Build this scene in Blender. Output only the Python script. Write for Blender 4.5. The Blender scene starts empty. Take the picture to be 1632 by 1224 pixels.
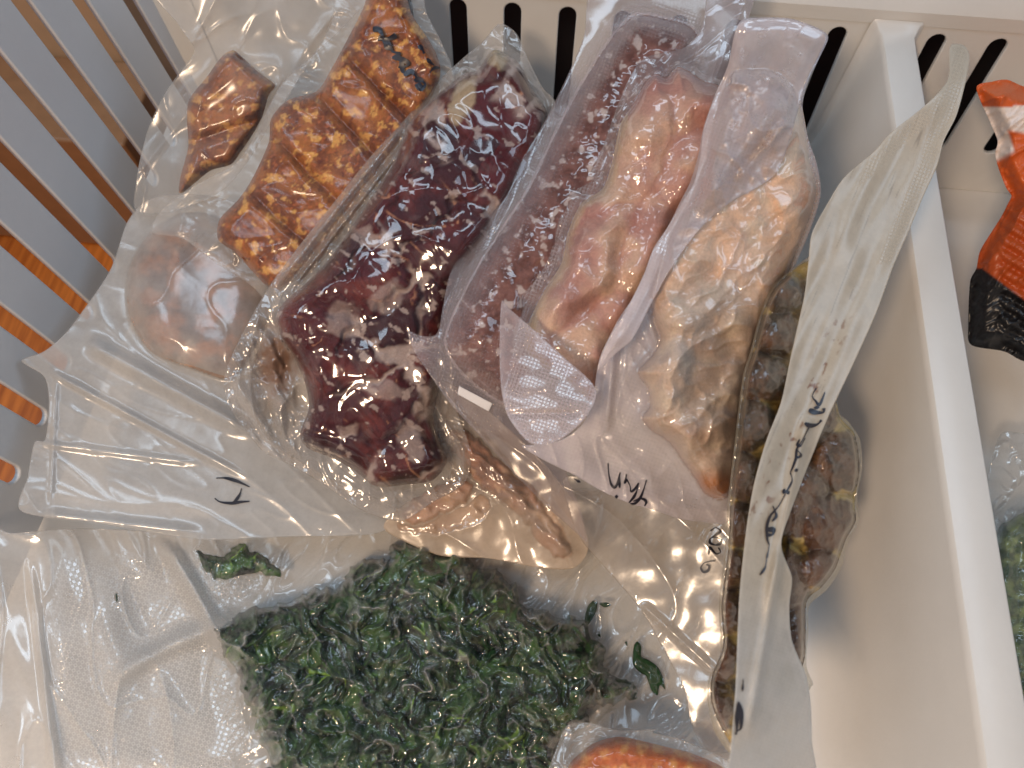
import bpy, math
import numpy as np
from mathutils import Matrix, Vector

sc = bpy.context.scene
COL = sc.collection
rng = np.random.default_rng(7)

# ------------------------------------------------------------------ camera
F = 1180.0                                   # focal length in pixels of the 1632 x 1224 photograph
_d1 = np.array([300, -2600, F]); _d1 /= np.linalg.norm(_d1)
_d2 = np.array([0, 535, F]); _d2 /= np.linalg.norm(_d2)
Zw = -_d2
Yw = _d1 - _d1.dot(Zw) * Zw; Yw /= np.linalg.norm(Yw)
Xw = np.cross(Yw, Zw)
M = np.array([Xw, Yw, Zw])
CAM = np.array([0, 0, 0.5])
cd = bpy.data.cameras.new('camera')
cam = bpy.data.objects.new('camera', cd); COL.objects.link(cam)
cd.sensor_width = 36.0
cd.lens = F / 1632 * 36.0
cd.clip_start = 0.01; cd.clip_end = 50
R = np.array([M[:, 0], -M[:, 1], -M[:, 2]]).T
mw = Matrix.Identity(4)
for i in range(3):
    for j in range(3):
        mw[i][j] = float(R[i, j])
mw.translation = Vector(CAM)
cam.matrix_world = mw
cd.dof.use_dof = True
cd.dof.focus_distance = 0.43
cd.dof.aperture_fstop = 9.0
sc.camera = cam

# ------------------------------------------------------------------ world, lamps, exposure
w = bpy.data.worlds.new('World'); sc.world = w; w.use_nodes = True
nt = w.node_tree; nt.nodes.clear()
wo = nt.nodes.new('ShaderNodeOutputWorld'); wb = nt.nodes.new('ShaderNodeBackground')
wc = nt.nodes.new('ShaderNodeTexCoord'); wn = nt.nodes.new('ShaderNodeTexNoise'); wr = nt.nodes.new('ShaderNodeValToRGB')
wn.inputs['Scale'].default_value = 2.2; wn.inputs['Detail'].default_value = 1.0
nt.links.new(wc.outputs['Generated'], wn.inputs['Vector'])
nt.links.new(wn.outputs['Fac'], wr.inputs['Fac'])
wr.color_ramp.elements[0].position = 0.38; wr.color_ramp.elements[0].color = (0.20, 0.23, 0.27, 1)
wr.color_ramp.elements[1].position = 0.62; wr.color_ramp.elements[1].color = (0.68, 0.82, 1.0, 1)
nt.links.new(wr.outputs['Color'], wb.inputs['Color'])
wb.inputs['Strength'].default_value = 0.27
nt.links.new(wb.outputs[0], wo.inputs[0])

def area(name, loc, target, sx, sy, power, color):
    l = bpy.data.lights.new(name, 'AREA'); l.shape = 'RECTANGLE'; l.size = sx; l.size_y = sy
    l.energy = power; l.color = color
    o = bpy.data.objects.new(name, l); COL.objects.link(o)
    o.location = loc
    o.rotation_euler = (Vector(target) - Vector(loc)).to_track_quat('-Z', 'Y').to_euler()
    return o
area('window_light', (-1.05, 0.25, 1.45), (-0.1, 0.2, 0.05), 0.42, 1.0, 7.2, (0.66, 0.83, 1.0))
area('window_light', (0.05, 1.02, 1.50), (0, 0.2, 0.05), 1.4, 0.20, 5.6, (0.66, 0.83, 1.0))
area('added_cool_fill_light', (1.05, 0.45, 1.05), (-0.3, 0.25, 0.1), 0.8, 0.6, 5.4, (0.62, 0.80, 1.0))  # fill lamp added to make the left wall cooler, no window known there
area('ceiling_lamp', (-0.34, -0.46, 0.98), (0.10, 0.03, 0.03), 0.15, 0.15, 9.8, (1.0, 0.73, 0.50))
sc.view_settings.view_transform = 'Standard'
sc.view_settings.look = 'None'
sc.view_settings.exposure = -0.06
sc.view_settings.gamma = 1.0
sc.view_settings.use_curve_mapping = False
sc.cycles.max_bounces = 24
sc.cycles.transparent_max_bounces = 32
sc.cycles.diffuse_bounces = 4
sc.cycles.glossy_bounces = 4
sc.cycles.transmission_bounces = 8
sc.cycles.caustics_reflective = False
sc.cycles.caustics_refractive = False
sc.cycles.sample_clamp_indirect = 4.0
sc.cycles.use_denoising = True

# ------------------------------------------------------------------ numeric helpers
def unproj(px, py, z):
    px = np.asarray(px, float); py = np.asarray(py, float); z = np.asarray(z, float)
    c = np.stack([(px - 816) / F, (py - 612) / F, np.ones_like(px)], -1)
    r = c @ M.T
    t = (z - CAM[2]) / r[..., 2]
    return CAM + r * t[..., None]

def lin(r, g, b):
    def f(c):
        c = c / 255.0
        return c / 12.92 if c <= 0.04045 else ((c + 0.055) / 1.055) ** 2.4
    return np.array([f(r), f(g), f(b)])

def _hash(ix, iy, seed):
    h = (ix.astype(np.int64) * 374761393 + iy.astype(np.int64) * 668265263 + seed * 974711) & 0xffffffff
    h = ((h ^ (h >> 13)) * 1274126177) & 0xffffffff
    h = (h ^ (h >> 16)) & 0xffffffff
    return h / 4294967296.0

def perlin(x, y, seed=0):
    ix = np.floor(x); iy = np.floor(y); fx = x - ix; fy = y - iy
    u = fx * fx * fx * (fx * (fx * 6 - 15) + 10); v = fy * fy * fy * (fy * (fy * 6 - 15) + 10)
    def g(dx, dy):
        a = _hash(ix + dx, iy + dy, seed) * 2 * np.pi
        return np.cos(a) * (fx - dx) + np.sin(a) * (fy - dy)
    return ((g(0, 0) * (1 - u) + g(1, 0) * u) * (1 - v) + (g(0, 1) * (1 - u) + g(1, 1) * u) * v) * 1.5

def fbm(x, y, s, seed=0, octv=4, gain=0.5, ang=0, stretch=1.0):
    c, sn = math.cos(ang), math.sin(ang)
    X = (x * c + y * sn) / (s * stretch); Y = (-x * sn + y * c) / s
    a = 1.0; t = np.zeros_like(X); n = 0
    for k in range(octv):
        t += a * perlin(X + 13.7 * k, Y - 7.1 * k, seed + k); n += a
        a *= gain; X = X * 2.03; Y = Y * 2.03
    return t / n

def ridged(x, y, s, seed=0, octv=3, sharp=2.0, ang=0, stretch=1.0):
    c, sn = math.cos(ang), math.sin(ang)
    X = (x * c + y * sn) / (s * stretch); Y = (-x * sn + y * c) / s
    a = 1.0; t = np.zeros_like(X); n = 0
    for k in range(octv):
        t += a * (1 - np.clip(np.abs(perlin(X + 5.3 * k, Y + 9.1 * k, seed + k)) * 1.8, 0, 1)) ** sharp; n += a
        a *= 0.5; X = X * 2.1; Y = Y * 2.1
    return t / n

def worley(x, y, s, seed=0, ang=0, stretch=1.0):
    c, sn = math.cos(ang), math.sin(ang)
    X = (x * c + y * sn) / (s * stretch); Y = (-x * sn + y * c) / s
    ix = np.floor(X); iy = np.floor(Y)
    f1 = np.full(X.shape, 9.0); f2 = np.full(X.shape, 9.0); idv = np.zeros(X.shape)
    for dx in (-1, 0, 1):
        for dy in (-1, 0, 1):
            cx = ix + dx; cy = iy + dy
            px = cx + _hash(cx, cy, seed); py = cy + _hash(cx, cy, seed + 91)
            d = np.hypot(X - px, Y - py); h = _hash(cx, cy, seed + 177)
            m = d < f1
            f2 = np.where(m, f1, np.minimum(f2, d)); idv = np.where(m, h, idv); f1 = np.where(m, d, f1)
    return f1, f2, idv

def sst(a, b, x):
    t = np.clip((x - a) / (b - a), 0, 1); return t * t * (3 - 2 * t)

def spline(pts, closed=True, n=8):
    p = np.array(pts, float); N = len(p); out = []
    for i in range(N if closed else N - 1):
        if closed:
            a, b, c, d = p[(i - 1) % N], p[i], p[(i + 1) % N], p[(i + 2) % N]
        else:
            a, b, c, d = p[max(i - 1, 0)], p[i], p[i + 1], p[min(i + 2, N - 1)]
        for k in range(n):
            t = k / n
            m1 = (c - a) * 0.42; m2 = (d - b) * 0.42
            out.append((2*t**3-3*t**2+1)*b + (t**3-2*t**2+t)*m1 + (-2*t**3+3*t**2)*c + (t**3-t**2)*m2)
    if not closed: out.append(p[-1])
    return np.array(out)

def sdf(poly, x, y, nearest=False):
    """signed distance in pixels, positive inside"""
    shp = x.shape; x = x.ravel(); y = y.ravel()
    a = poly; b = np.roll(poly, -1, 0)
    best = np.full(x.shape, 1e18); inside = np.zeros(x.shape, bool)
    nx = np.zeros_like(x); ny = np.zeros_like(x)
    for (x0, y0), (x1, y1) in zip(a, b):
        dx, dy = x1 - x0, y1 - y0; L = dx * dx + dy * dy + 1e-9
        t = np.clip(((x - x0) * dx + (y - y0) * dy) / L, 0, 1)
        qx = x0 + t * dx; qy = y0 + t * dy
        d = (x - qx) ** 2 + (y - qy) ** 2
        m = d < best
        best = np.where(m, d, best)
        if nearest: nx = np.where(m, qx, nx); ny = np.where(m, qy, ny)
        if y0 != y1:
            cr = ((y0 > y) != (y1 > y)) & (x < (x1 - x0) * (y - y0) / (y1 - y0) + x0)
            inside ^= cr
    s = np.where(inside, 1, -1) * np.sqrt(best)
    if nearest: return s.reshape(shp), nx.reshape(shp), ny.reshape(shp)
    return s.reshape(shp)

def rbf(ctrl):
    """thin plate surface through (px, py, z) points"""
    c = np.array(ctrl, float); P = c[:, :2] / 500.0; z = c[:, 2]; n = len(c)
    def k(r2): return np.where(r2 > 1e-12, r2 * np.log(r2 + 1e-12), 0) * 0.5
    d2 = ((P[:, None] - P[None]) ** 2).sum(-1)
    A = np.zeros((n + 3, n + 3)); A[:n, :n] = k(d2) + np.eye(n) * 1e-3
    A[:n, n] = 1; A[:n, n + 1:] = P; A[n, :n] = 1; A[n + 1:, :n] = P.T
    wv = np.linalg.solve(A, np.concatenate([z, [0, 0, 0]]))
    def f(x, y):
        x = np.asarray(x, float) / 500; y = np.asarray(y, float) / 500
        r = wv[n] + wv[n + 1] * x + wv[n + 2] * y
        for i in range(n):
            r = r + wv[i] * k((x - P[i, 0]) ** 2 + (y - P[i, 1]) ** 2)
        return r
    return f

def mixc(a, b, t):
    return a * (1 - t[..., None]) + b * t[..., None]

# ------------------------------------------------------------------ object helpers
def tag(o, label=None, cat=None, group=None, kind=None):
    if label: o['label'] = label
    if cat: o['category'] = cat
    if group: o['group'] = group
    if kind: o['kind'] = kind
    return o

def empty(name, loc, label, cat, group=None):
    o = bpy.data.objects.new(name, None); COL.objects.link(o); o.location = loc
    o.empty_display_size = 0.02
    return tag(o, label, cat, group)

def link(name, me, mat, parent=None):
    o = bpy.data.objects.new(name, me); COL.objects.link(o)
    if mat: me.materials.append(mat)
    if parent:
        o.parent = parent
        o.matrix_parent_inverse = Matrix.Translation(parent.location).inverted()
    return o

def make_mesh(name, V, Fc, attrs=None, uv=None, smooth=True):
    me = bpy.data.meshes.new(name)
    V = np.asarray(V, np.float32); Fc = np.asarray(Fc, np.int32)
    me.vertices.add(len(V)); me.vertices.foreach_set('co', V.ravel())
    nf, k = Fc.shape
    me.loops.add(nf * k); me.loops.foreach_set('vertex_index', Fc.ravel())
    me.polygons.add(nf)
    me.polygons.foreach_set('loop_start', np.arange(0, nf * k, k, dtype=np.int32))
    me.polygons.foreach_set('use_smooth', np.full(nf, smooth))
    for an, av in (attrs or {}).items():
        if av.ndim == 2:
            a = me.attributes.new(an, 'FLOAT_COLOR', 'POINT')
            c = np.ones((len(V), 4), np.float32); c[:, :3] = av
            a.data.foreach_set('color', c.ravel())
        else:
            a = me.attributes.new(an, 'FLOAT', 'POINT'); a.data.foreach_set('value', av.astype(np.float32))
    if uv is not None:
        l = me.uv_layers.new(name='UVMap')
        l.data.foreach_set('uv', uv[Fc.ravel()].astype(np.float32).ravel())
    me.update(); me.validate()
    return me

def grid_in(poly, step):
    x0, y0 = poly.min(0) - step; x1, y1 = poly.max(0) + step
    gx = np.arange(x0, x1 + step, step); gy = np.arange(y0, y1 + step, step)
    X, Y = np.meshgrid(gx, gy)
    cx = (X[:-1, :-1] + step / 2); cy = (Y[:-1, :-1] + step / 2)
    inside = sdf(poly, cx, cy) > 0
    nyv, nxv = X.shape
    idx = np.arange(nyv * nxv).reshape(nyv, nxv)
    q = np.stack([idx[1:, :-1][inside], idx[1:, 1:][inside], idx[:-1, 1:][inside], idx[:-1, :-1][inside]], -1)
    cnt = np.bincount(q.ravel(), minlength=nyv * nxv)
    used = cnt > 0
    remap = -np.ones(nyv * nxv, int); remap[used] = np.arange(used.sum())
    x = X.ravel()[used].copy(); y = Y.ravel()[used].copy(); c = cnt[used]
    b = c < 4
    s, qx, qy = sdf(poly, x[b], y[b], True)
    ok = np.abs(s) < 1.5 * step
    xb, yb = x[b], y[b]; xb[ok] = qx[ok]; yb[ok] = qy[ok]; x[b] = xb; y[b] = yb
    q = remap[q]
    # boundary edges
    e = np.concatenate([q[:, [0, 1]], q[:, [1, 2]], q[:, [2, 3]], q[:, [3, 0]]])
    key = e[:, 0].astype(np.int64) * 10**7 + e[:, 1]
    rev = e[:, 1].astype(np.int64) * 10**7 + e[:, 0]
    be = e[~np.isin(key, rev)]
    return x, y, q, be

def solid(name, poly, step, ztop, zbot, mat, parent, attrs=None, closed=True):
    """sheet over a traced outline at its own heights, closed with an underside"""
    x, y, q, be = grid_in(poly, step)
    zt = ztop(x, y)
    V = unproj(x, y, zt); n = len(x)
    A = {k: f(x, y) for k, f in (attrs or {}).items()}
    uv = np.stack([x, y], -1) * 0.00036
    Fc = q
    if closed:
        # the underside hangs straight below the upper sheet
        Vb = unproj(x, y, np.maximum(np.minimum(zbot(x, y), zt - 0.0004), 0.0006))
        V = np.concatenate([V, Vb])
        sk = np.stack([be[:, 1], be[:, 0], be[:, 0] + n, be[:, 1] + n], -1)
        Fc = np.concatenate([q, q[:, ::-1] + n, sk])
        A = {k: np.concatenate([v, v]) for k, v in A.items()}
        uv = np.concatenate([uv, uv])
    me = make_mesh(name, V, Fc, A, uv)
    return link(name, me, mat, parent)

def ribbon(name, strokes, zf, width, mat, parent, lift=0.0006):
    V = []; Q = []
    for st in strokes:
        wd = width
        if isinstance(st, tuple): st, wd = st
        p = spline(st, closed=False, n=6) if len(st) > 2 else np.array([np.array(st[0]) * (1 - t) + np.array(st[1]) * t for t in np.linspace(0, 1, 6)])
        d = np.gradient(p, axis=0); d /= np.linalg.norm(d, axis=1)[:, None] + 1e-9
        nrm = np.stack([-d[:, 1], d[:, 0]], -1)
        t = np.linspace(0, 1, len(p)); ww = wd * 0.62 * (0.75 + 0.35 * np.sin(t * 7 + wd)) * np.clip(np.minimum(t, 1 - t) * 14 + 0.45, 0, 1)
        cols = []
        for k in (-1, -0.5, 0, 0.5, 1):
            s = p + nrm * (ww * k)[:, None]; cols.append(s)
        base = len(V); m = len(p)
        for s in cols:
            for pt in s: V.append(pt)
        for c in range(4):
            for i in range(m - 1):
                Q.append((base + c * m + i, base + (c + 1) * m + i, base + (c + 1) * m + i + 1, base + c * m + i + 1))
    V = np.array(V); z = zf(V[:, 0], V[:, 1]) + lift
    return link(name, make_mesh(name, unproj(V[:, 0], V[:, 1], z), np.array(Q)), mat, parent)

# ------------------------------------------------------------------ materials
def N(nt, kind, **kw):
    n = nt.nodes.new(kind)
    for k, v in kw.items():
        if k in n.inputs: n.inputs[k].default_value = v
        else: setattr(n, k, v)
    return n

def mat_base(name):
    m = bpy.data.materials.new(name); m.use_nodes = True; nt = m.node_tree
    nt.nodes.clear(); out = nt.nodes.new('ShaderNodeOutputMaterial')
    return m, nt, out

def math_(nt, op, a, b=None, c=None):
    n = nt.nodes.new('ShaderNodeMath'); n.operation = op
    for i, v in enumerate((a, b, c)):
        if v is None: continue
        if isinstance(v, (int, float)): n.inputs[i].default_value = v
        else: nt.links.new(v, n.inputs[i])
    return n.outputs[0]

def mat_plain(name, col, rough=0.5, noise=0.0, nscale=60, bump=0.0, bscale=200, spec=0.5, sss=0.0):
    m, nt, out = mat_base(name)
    b = N(nt, 'ShaderNodeBsdfPrincipled'); nt.links.new(b.outputs[0], out.inputs[0])
    b.inputs['Roughness'].default_value = rough
    b.inputs['Specular IOR Level'].default_value = spec
    if sss:
        b.inputs['Subsurface Weight'].default_value = sss; b.inputs['Subsurface Radius'].default_value = (0.01, 0.009, 0.008)
        b.inputs['Subsurface Scale'].default_value = 0.3
    tc = N(nt, 'ShaderNodeTexCoord')
    n = N(nt, 'ShaderNodeTexNoise', Scale=nscale, Detail=5.0, Roughness=0.6); nt.links.new(tc.outputs['Object'], n.inputs['Vector'])
    r = N(nt, 'ShaderNodeValToRGB'); nt.links.new(n.outputs['Fac'], r.inputs['Fac'])
    c = np.array(col)
    r.color_ramp.elements[0].position = 0.3; r.color_ramp.elements[1].position = 0.7
    r.color_ramp.elements[0].color = (*(c * (1 - noise)), 1); r.color_ramp.elements[1].color = (*np.clip(c * (1 + noise), 0, 1), 1)
    nt.links.new(r.outputs[0], b.inputs['Base Color'])
    if bump:
        n2 = N(nt, 'ShaderNodeTexNoise', Scale=bscale, Detail=3.0); nt.links.new(tc.outputs['Object'], n2.inputs['Vector'])
        bp = N(nt, 'ShaderNodeBump', Strength=1.0, Distance=bump); nt.links.new(n2.outputs['Fac'], bp.inputs['Height'])
        nt.links.new(bp.outputs[0], b.inputs['Normal'])
    return m

def mat_food(name, rough=0.5, spec=0.15, sss=0.10, fine=0.18, nscale=700, bump=0.0004):
    """colour worked out per vertex (flesh, fat, frost), with a fine grain on top"""
    m, nt, out = mat_base(name)
    b = N(nt, 'ShaderNodeBsdfPrincipled'); nt.links.new(b.outputs[0], out.inputs[0])
    at = N(nt, 'ShaderNodeAttribute', attribute_name='Col')
    tc = N(nt, 'ShaderNodeTexCoord')
    n = N(nt, 'ShaderNodeTexNoise', Scale=nscale, Detail=4.0, Roughness=0.65); nt.links.new(tc.outputs['Object'], n.inputs['Vector'])
    v = math_(nt, 'MULTIPLY_ADD', n.outputs['Fac'], fine * 4, 1 - fine * 2)
    mul = N(nt, 'ShaderNodeVectorMath', operation='SCALE'); nt.links.new(at.outputs['Color'], mul.inputs[0]); nt.links.new(v, mul.inputs['Scale'])
    nt.links.new(mul.outputs[0], b.inputs['Base Color'])
    b.inputs['Roughness'].default_value = rough; b.inputs['Specular IOR Level'].default_value = spec
    b.inputs['Subsurface Weight'].default_value = sss
    b.inputs['Subsurface Radius'].default_value = (0.008, 0.004, 0.003); b.inputs['Subsurface Scale'].default_value = 0.5
    bp = N(nt, 'ShaderNodeBump', Strength=0.8, Distance=bump); nt.links.new(n.outputs['Fac'], bp.inputs['Height'])
    nt.links.new(bp.outputs[0], b.inputs['Normal'])
    return m

def mat_film(name, tint=(0.80, 0.78, 0.76), rough=0.10, gloss=1.0, emb_scale=1.0, bump=0.00008, bscale=110, transl=0.35):
    """clear vacuum film: see-through, glossy, milky where attribute fog is high, waffle pressed in where emb is high"""
    m, nt, out = mat_base(name)
    tc = N(nt, 'ShaderNodeTexCoord'); uv = N(nt, 'ShaderNodeUVMap')
    fog = N(nt, 'ShaderNodeAttribute', attribute_name='fog'); emb = N(nt, 'ShaderNodeAttribute', attribute_name='emb')
    # fine unevenness of the film
    n1 = N(nt, 'ShaderNodeTexNoise', Scale=bscale, Detail=2.0); nt.links.new(tc.outputs['Object'], n1.inputs['Vector'])
    # rings pressed into one face of the film
    sep = N(nt, 'ShaderNodeSeparateXYZ'); nt.links.new(uv.outputs['UV'], sep.inputs[0])
    k = 2 * math.pi / (0.0031 * emb_scale)
    rx = math_(nt, 'ADD', math_(nt, 'MULTIPLY', sep.outputs[0], k * 0.94), math_(nt, 'MULTIPLY', sep.outputs[1], k * 0.34))
    ry = math_(nt, 'ADD', math_(nt, 'MULTIPLY', sep.outputs[1], k * 0.94), math_(nt, 'MULTIPLY', sep.outputs[0], -k * 0.34))
    s = math_(nt, 'ADD', math_(nt, 'COSINE', rx), math_(nt, 'COSINE', ry))
    ring = math_(nt, 'SUBTRACT', 1.0, math_(nt, 'ABSOLUTE', math_(nt, 'SUBTRACT', s, 0.75)))
    ring = math_(nt, 'MAXIMUM', ring, 0.0)
    ringh = math_(nt, 'MULTIPLY', ring, emb.outputs['Fac'])
    h = math_(nt, 'ADD', math_(nt, 'MULTIPLY', n1.outputs['Fac'], bump), math_(nt, 'MULTIPLY', ringh, 0.00030))
    bp = N(nt, 'ShaderNodeBump', Strength=1.0, Distance=1.0); nt.links.new(h, bp.inputs['Height'])
    lw = N(nt, 'ShaderNodeLayerWeight', Blend=0.5); nt.links.new(bp.outputs[0], lw.inputs['Normal'])
    fr = math_(nt, 'MULTIPLY_ADD', math_(nt, 'POWER', lw.outputs['Facing'], 4.0), 0.60 * gloss, 0.070 * gloss)
    n2 = N(nt, 'ShaderNodeTexNoise', Scale=90, Detail=5.0, Roughness=0.6); nt.links.new(tc.outputs['Object'], n2.inputs['Vector'])
    fogm = math_(nt, 'MULTIPLY', fog.outputs['Fac'], math_(nt, 'MULTIPLY_ADD', n2.outputs['Fac'], 0.9, 0.55))
    fogm = math_(nt, 'ADD', fogm, math_(nt, 'MULTIPLY', ringh, 0.20))
    fogm = math_(nt, 'ADD', fogm, math_(nt, 'MULTIPLY', math_(nt, 'POWER', lw.outputs['Facing'], 3.0), 0.22))
    fogm = math_(nt, 'MINIMUM', fogm, 0.95)
    fc = N(nt, 'ShaderNodeAttribute', attribute_name='FogCol')
    dif = N(nt, 'ShaderNodeBsdfDiffuse'); trl = N(nt, 'ShaderNodeBsdfTranslucent')
    nt.links.new(fc.outputs['Color'], dif.inputs['Color']); nt.links.new(fc.outputs['Color'], trl.inputs['Color'])
    md = N(nt, 'ShaderNodeMixShader', Fac=transl); nt.links.new(dif.outputs[0], md.inputs[1]); nt.links.new(trl.outputs[0], md.inputs[2])
    tr = N(nt, 'ShaderNodeBsdfTransparent'); tr.inputs['Color'].default_value = (0.985, 0.98, 0.97, 1)
    m1 = N(nt, 'ShaderNodeMixShader'); nt.links.new(fogm, m1.inputs[0]); nt.links.new(tr.outputs[0], m1.inputs[1]); nt.links.new(md.outputs[0], m1.inputs[2])
    gl = N(nt, 'ShaderNodeBsdfGlossy', Roughness=rough); gl.inputs['Color'].default_value = (1, 1, 1, 1)
    nt.links.new(bp.outputs[0], gl.inputs['Normal'])
    m2 = N(nt, 'ShaderNodeMixShader'); nt.links.new(fr, m2.inputs[0]); nt.links.new(m1.outputs[0], m2.inputs[1]); nt.links.new(gl.outputs[0], m2.inputs[2])
    nt.links.new(m2.outputs[0], out.inputs[0])
    return m

FILM = mat_film('clear_vacuum_film', emb_scale=0.68)
FILM_WIDE = mat_film('wide_waffle_vacuum_film', emb_scale=1.0)
BARFILM = mat_film('dull_vacuum_film', rough=0.2, gloss=0.42, bump=0.0001, emb_scale=0.68)
FILM_MILK = mat_film('milky_vacuum_film', rough=0.28, gloss=0.6, bump=0.0001, emb_scale=0.68)
FILM_SOFT = mat_film('soft_vacuum_film', rough=0.2, bump=0.0002)
INK = mat_plain('marker_ink', (0.012, 0.011, 0.02), 0.35)
WHITE = mat_plain('white_freezer_plastic', (0.66, 0.65, 0.63), 0.32, 0.035, 18, 0.00008, 300)
WHITE_COOL_LIT = mat_plain('cool_lit_freezer_plastic', (0.60, 0.61, 0.63), 0.34, 0.02, 25, 0.00008, 300)  # same white plastic, the cool light on the left wall put into its colour
LABEL = mat_plain('paper_label', (0.75, 0.74, 0.76), 0.5)
FOOD = mat_food('frozen_meat')
LEAF = mat_food('frozen_spinach', rough=0.45, spec=0.2, sss=0.0, fine=0.3, nscale=420, bump=0.0008)
SAUS = mat_food('sausage_skin', rough=0.45, spec=0.15, sss=0.0)
STOCK = mat_food('spiced_mince', rough=0.6, spec=0.15, sss=0.0, fine=0.30, nscale=380, bump=0.0009)

# ------------------------------------------------------------------ generic bag
class Bag:
    """a vacuum bag: food bodies and one film pulled tight over them"""
    def __init__(s, name, label, cat, base, film, group='vacuum bags of food in the drawer'):
        s.base = rbf(base); s.film_poly = spline(film) if not isinstance(film, np.ndarray) else film
        c = np.mean(s.film_poly, 0)
        zb = float(s.base(c[0], c[1]))
        loc = unproj(c[0], c[1], zb); loc[2] = 0.0
        s.root = empty(name, loc, label, cat, group)
        s.bodies = []
        s.wr = lambda x, y: 0.0 * x
    def body(s, name, poly, H, w, noise, col, mat, thick=0.028, step=2.2, label=None, ctrl=None, smooth=True, ramp=None, fnoise=None):
        ramp = ramp or w * 0.6
        P = spline(poly) if smooth else np.array(poly, float)
        def hf(x, y, d=None):
            if d is None: d = sdf(P, x, y)
            t = np.clip(d / w, 0, 1)
            prof = np.sqrt(np.clip(1 - (1 - t) ** 2, 0, 1))
            return np.maximum(H * prof + noise(x, y) * sst(0, ramp, d), 0.0002)
        def hfilm(x, y, d=None):
            if d is None: d = sdf(P, x, y)
            t = np.clip(d / w, 0, 1)
            return np.maximum(H * np.sqrt(np.clip(1 - (1 - t) ** 2, 0, 1)) + fnoise(x, y) * sst(0, ramp, d), 0.0003)
        s.bodies.append((P, hfilm if fnoise else hf, H, w))
        o = solid(name, P, step, lambda x, y: s.base(x, y) + hf(x, y), lambda x, y: s.base(x, y) - thick * sst(0, 45, sdf(P, x, y)) - 0.0006,
                  mat, s.root, {'Col': col})
        if label: o['label'] = label
        return o
    def zfilm(s, x, y):
        z = s.base(x, y); h = np.zeros_like(z)
        near = np.zeros_like(z)
        for P, hf, H, w in s.bodies:
            d = sdf(P, x, y)
            inn = hf(x, y, d)
            outh = s.skirt * np.exp(np.minimum(d, 0) / s.fall)
            h = np.maximum(h, np.where(d > 0, np.maximum(inn, s.skirt * np.exp(-np.maximum(d, 0) / 4)), outh))
            near = np.maximum(near, sst(-2, 10, d))
        return z + h + 0.0009 + s.wr(x, y) * (1 - 0.75 * near) + s.tight(x, y) * near
    skirt = 0.003; fall = 14.0
    tight = staticmethod(lambda x, y: 0.0 * x)
    def film(s, fog, emb=None, fogcol=None, step=2.6, mat=None, name='film', thick=0.03):
        emb = emb or (lambda x, y: 0 * x)
        fogcol = fogcol or (lambda x, y: np.tile(np.array([0.77, 0.77, 0.77]), (len(x), 1)))
        def zb(x, y):
            return s.base(x, y) - 0.0012 + 0.75 * s.wr(x, y) + 0.0004 * fbm(x, y, 46, 640, 2)
        return solid(name, s.film_poly, step, s.zfilm, zb, mat or FILM, s.root, {'fog': fog, 'emb': emb, 'FogCol': fogcol})
    def write(s, strokes, width=4.0, lift=0.0007, name='handwriting', mat=None):
        return ribbon(name, strokes, s.zfilm, width, mat or INK, s.root, lift)

def const_col(c):
    return lambda x, y: np.tile(np.array(c, float), (len(x), 1))

# ------------------------------------------------------------------ setting: wooden floor and freezer interior
def box(name, lo, hi, mat, parent=None, bevel=0.0, tagk=None):
    import bmesh
    bm = bmesh.new(); bmesh.ops.create_cube(bm, size=1)
    for v in bm.verts:
        v.co = Vector([(lo[i] + hi[i]) / 2 + v.co[i] * (hi[i] - lo[i]) for i in range(3)])
    if bevel:
        bmesh.ops.bevel(bm, geom=bm.edges[:], offset=bevel, segments=4, affect='EDGES', profile=0.5)
    me = bpy.data.meshes.new(name); bm.to_mesh(me); bm.free()
    for p in me.polygons: p.use_smooth = bevel > 0
    o = link(name, me, mat, parent)
    if bevel:
        md = o.modifiers.new('weighted', 'WEIGHTED_NORMAL')
    if tagk: tag(o, kind=tagk)
    return o

def mat_wood():
    m, nt, out = mat_base('orange_wood_floor')
    b = N(nt, 'ShaderNodeBsdfPrincipled', Roughness=0.4); nt.links.new(b.outputs[0], out.inputs[0])
    tc = N(nt, 'ShaderNodeTexCoord'); mp = N(nt, 'ShaderNodeMapping'); mp.inputs['Scale'].default_value = (60, 4, 4); mp.inputs['Rotation'].default_value = (0, 0, 0.5)
    nt.links.new(tc.outputs['Object'], mp.inputs['Vector'])
    n = N(nt, 'ShaderNodeTexNoise', Scale=2.0, Detail=6.0, Roughness=0.6); nt.links.new(mp.outputs[0], n.inputs['Vector'])
    r = N(nt, 'ShaderNodeValToRGB'); nt.links.new(n.outputs['Fac'], r.inputs['Fac'])
    r.color_ramp.elements[0].position = 0.35; r.color_ramp.elements[0].color = (*lin(165, 84, 22), 1)
    r.color_ramp.elements[1].position = 0.65; r.color_ramp.elements[1].color = (*lin(220, 128, 48), 1)
    nt.links.new(r.outputs[0], b.inputs['Base Color'])
    return m
box('floor', (-2.5, -2.0, -0.34), (2.5, 2.5, -0.30), mat_wood(), tagk='structure')
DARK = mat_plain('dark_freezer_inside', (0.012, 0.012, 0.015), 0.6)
TAUPE = mat_plain('taupe_cabinet', lin(190, 160, 130), 0.6, 0.05)
fz = empty('freezer_compartment', (0, 0.62, -0.2), 'dark freezer inside seen through the slots of the back wall', 'freezer')
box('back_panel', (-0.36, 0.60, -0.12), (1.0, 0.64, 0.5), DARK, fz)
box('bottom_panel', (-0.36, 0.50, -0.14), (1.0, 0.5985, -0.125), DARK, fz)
box('unseen_light_blocker', (0.47, -0.40, -0.12), (0.49, 0.595, 0.40), WHITE, fz)  # unseen panel added to keep the right-hand light out of the right compartment
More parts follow.
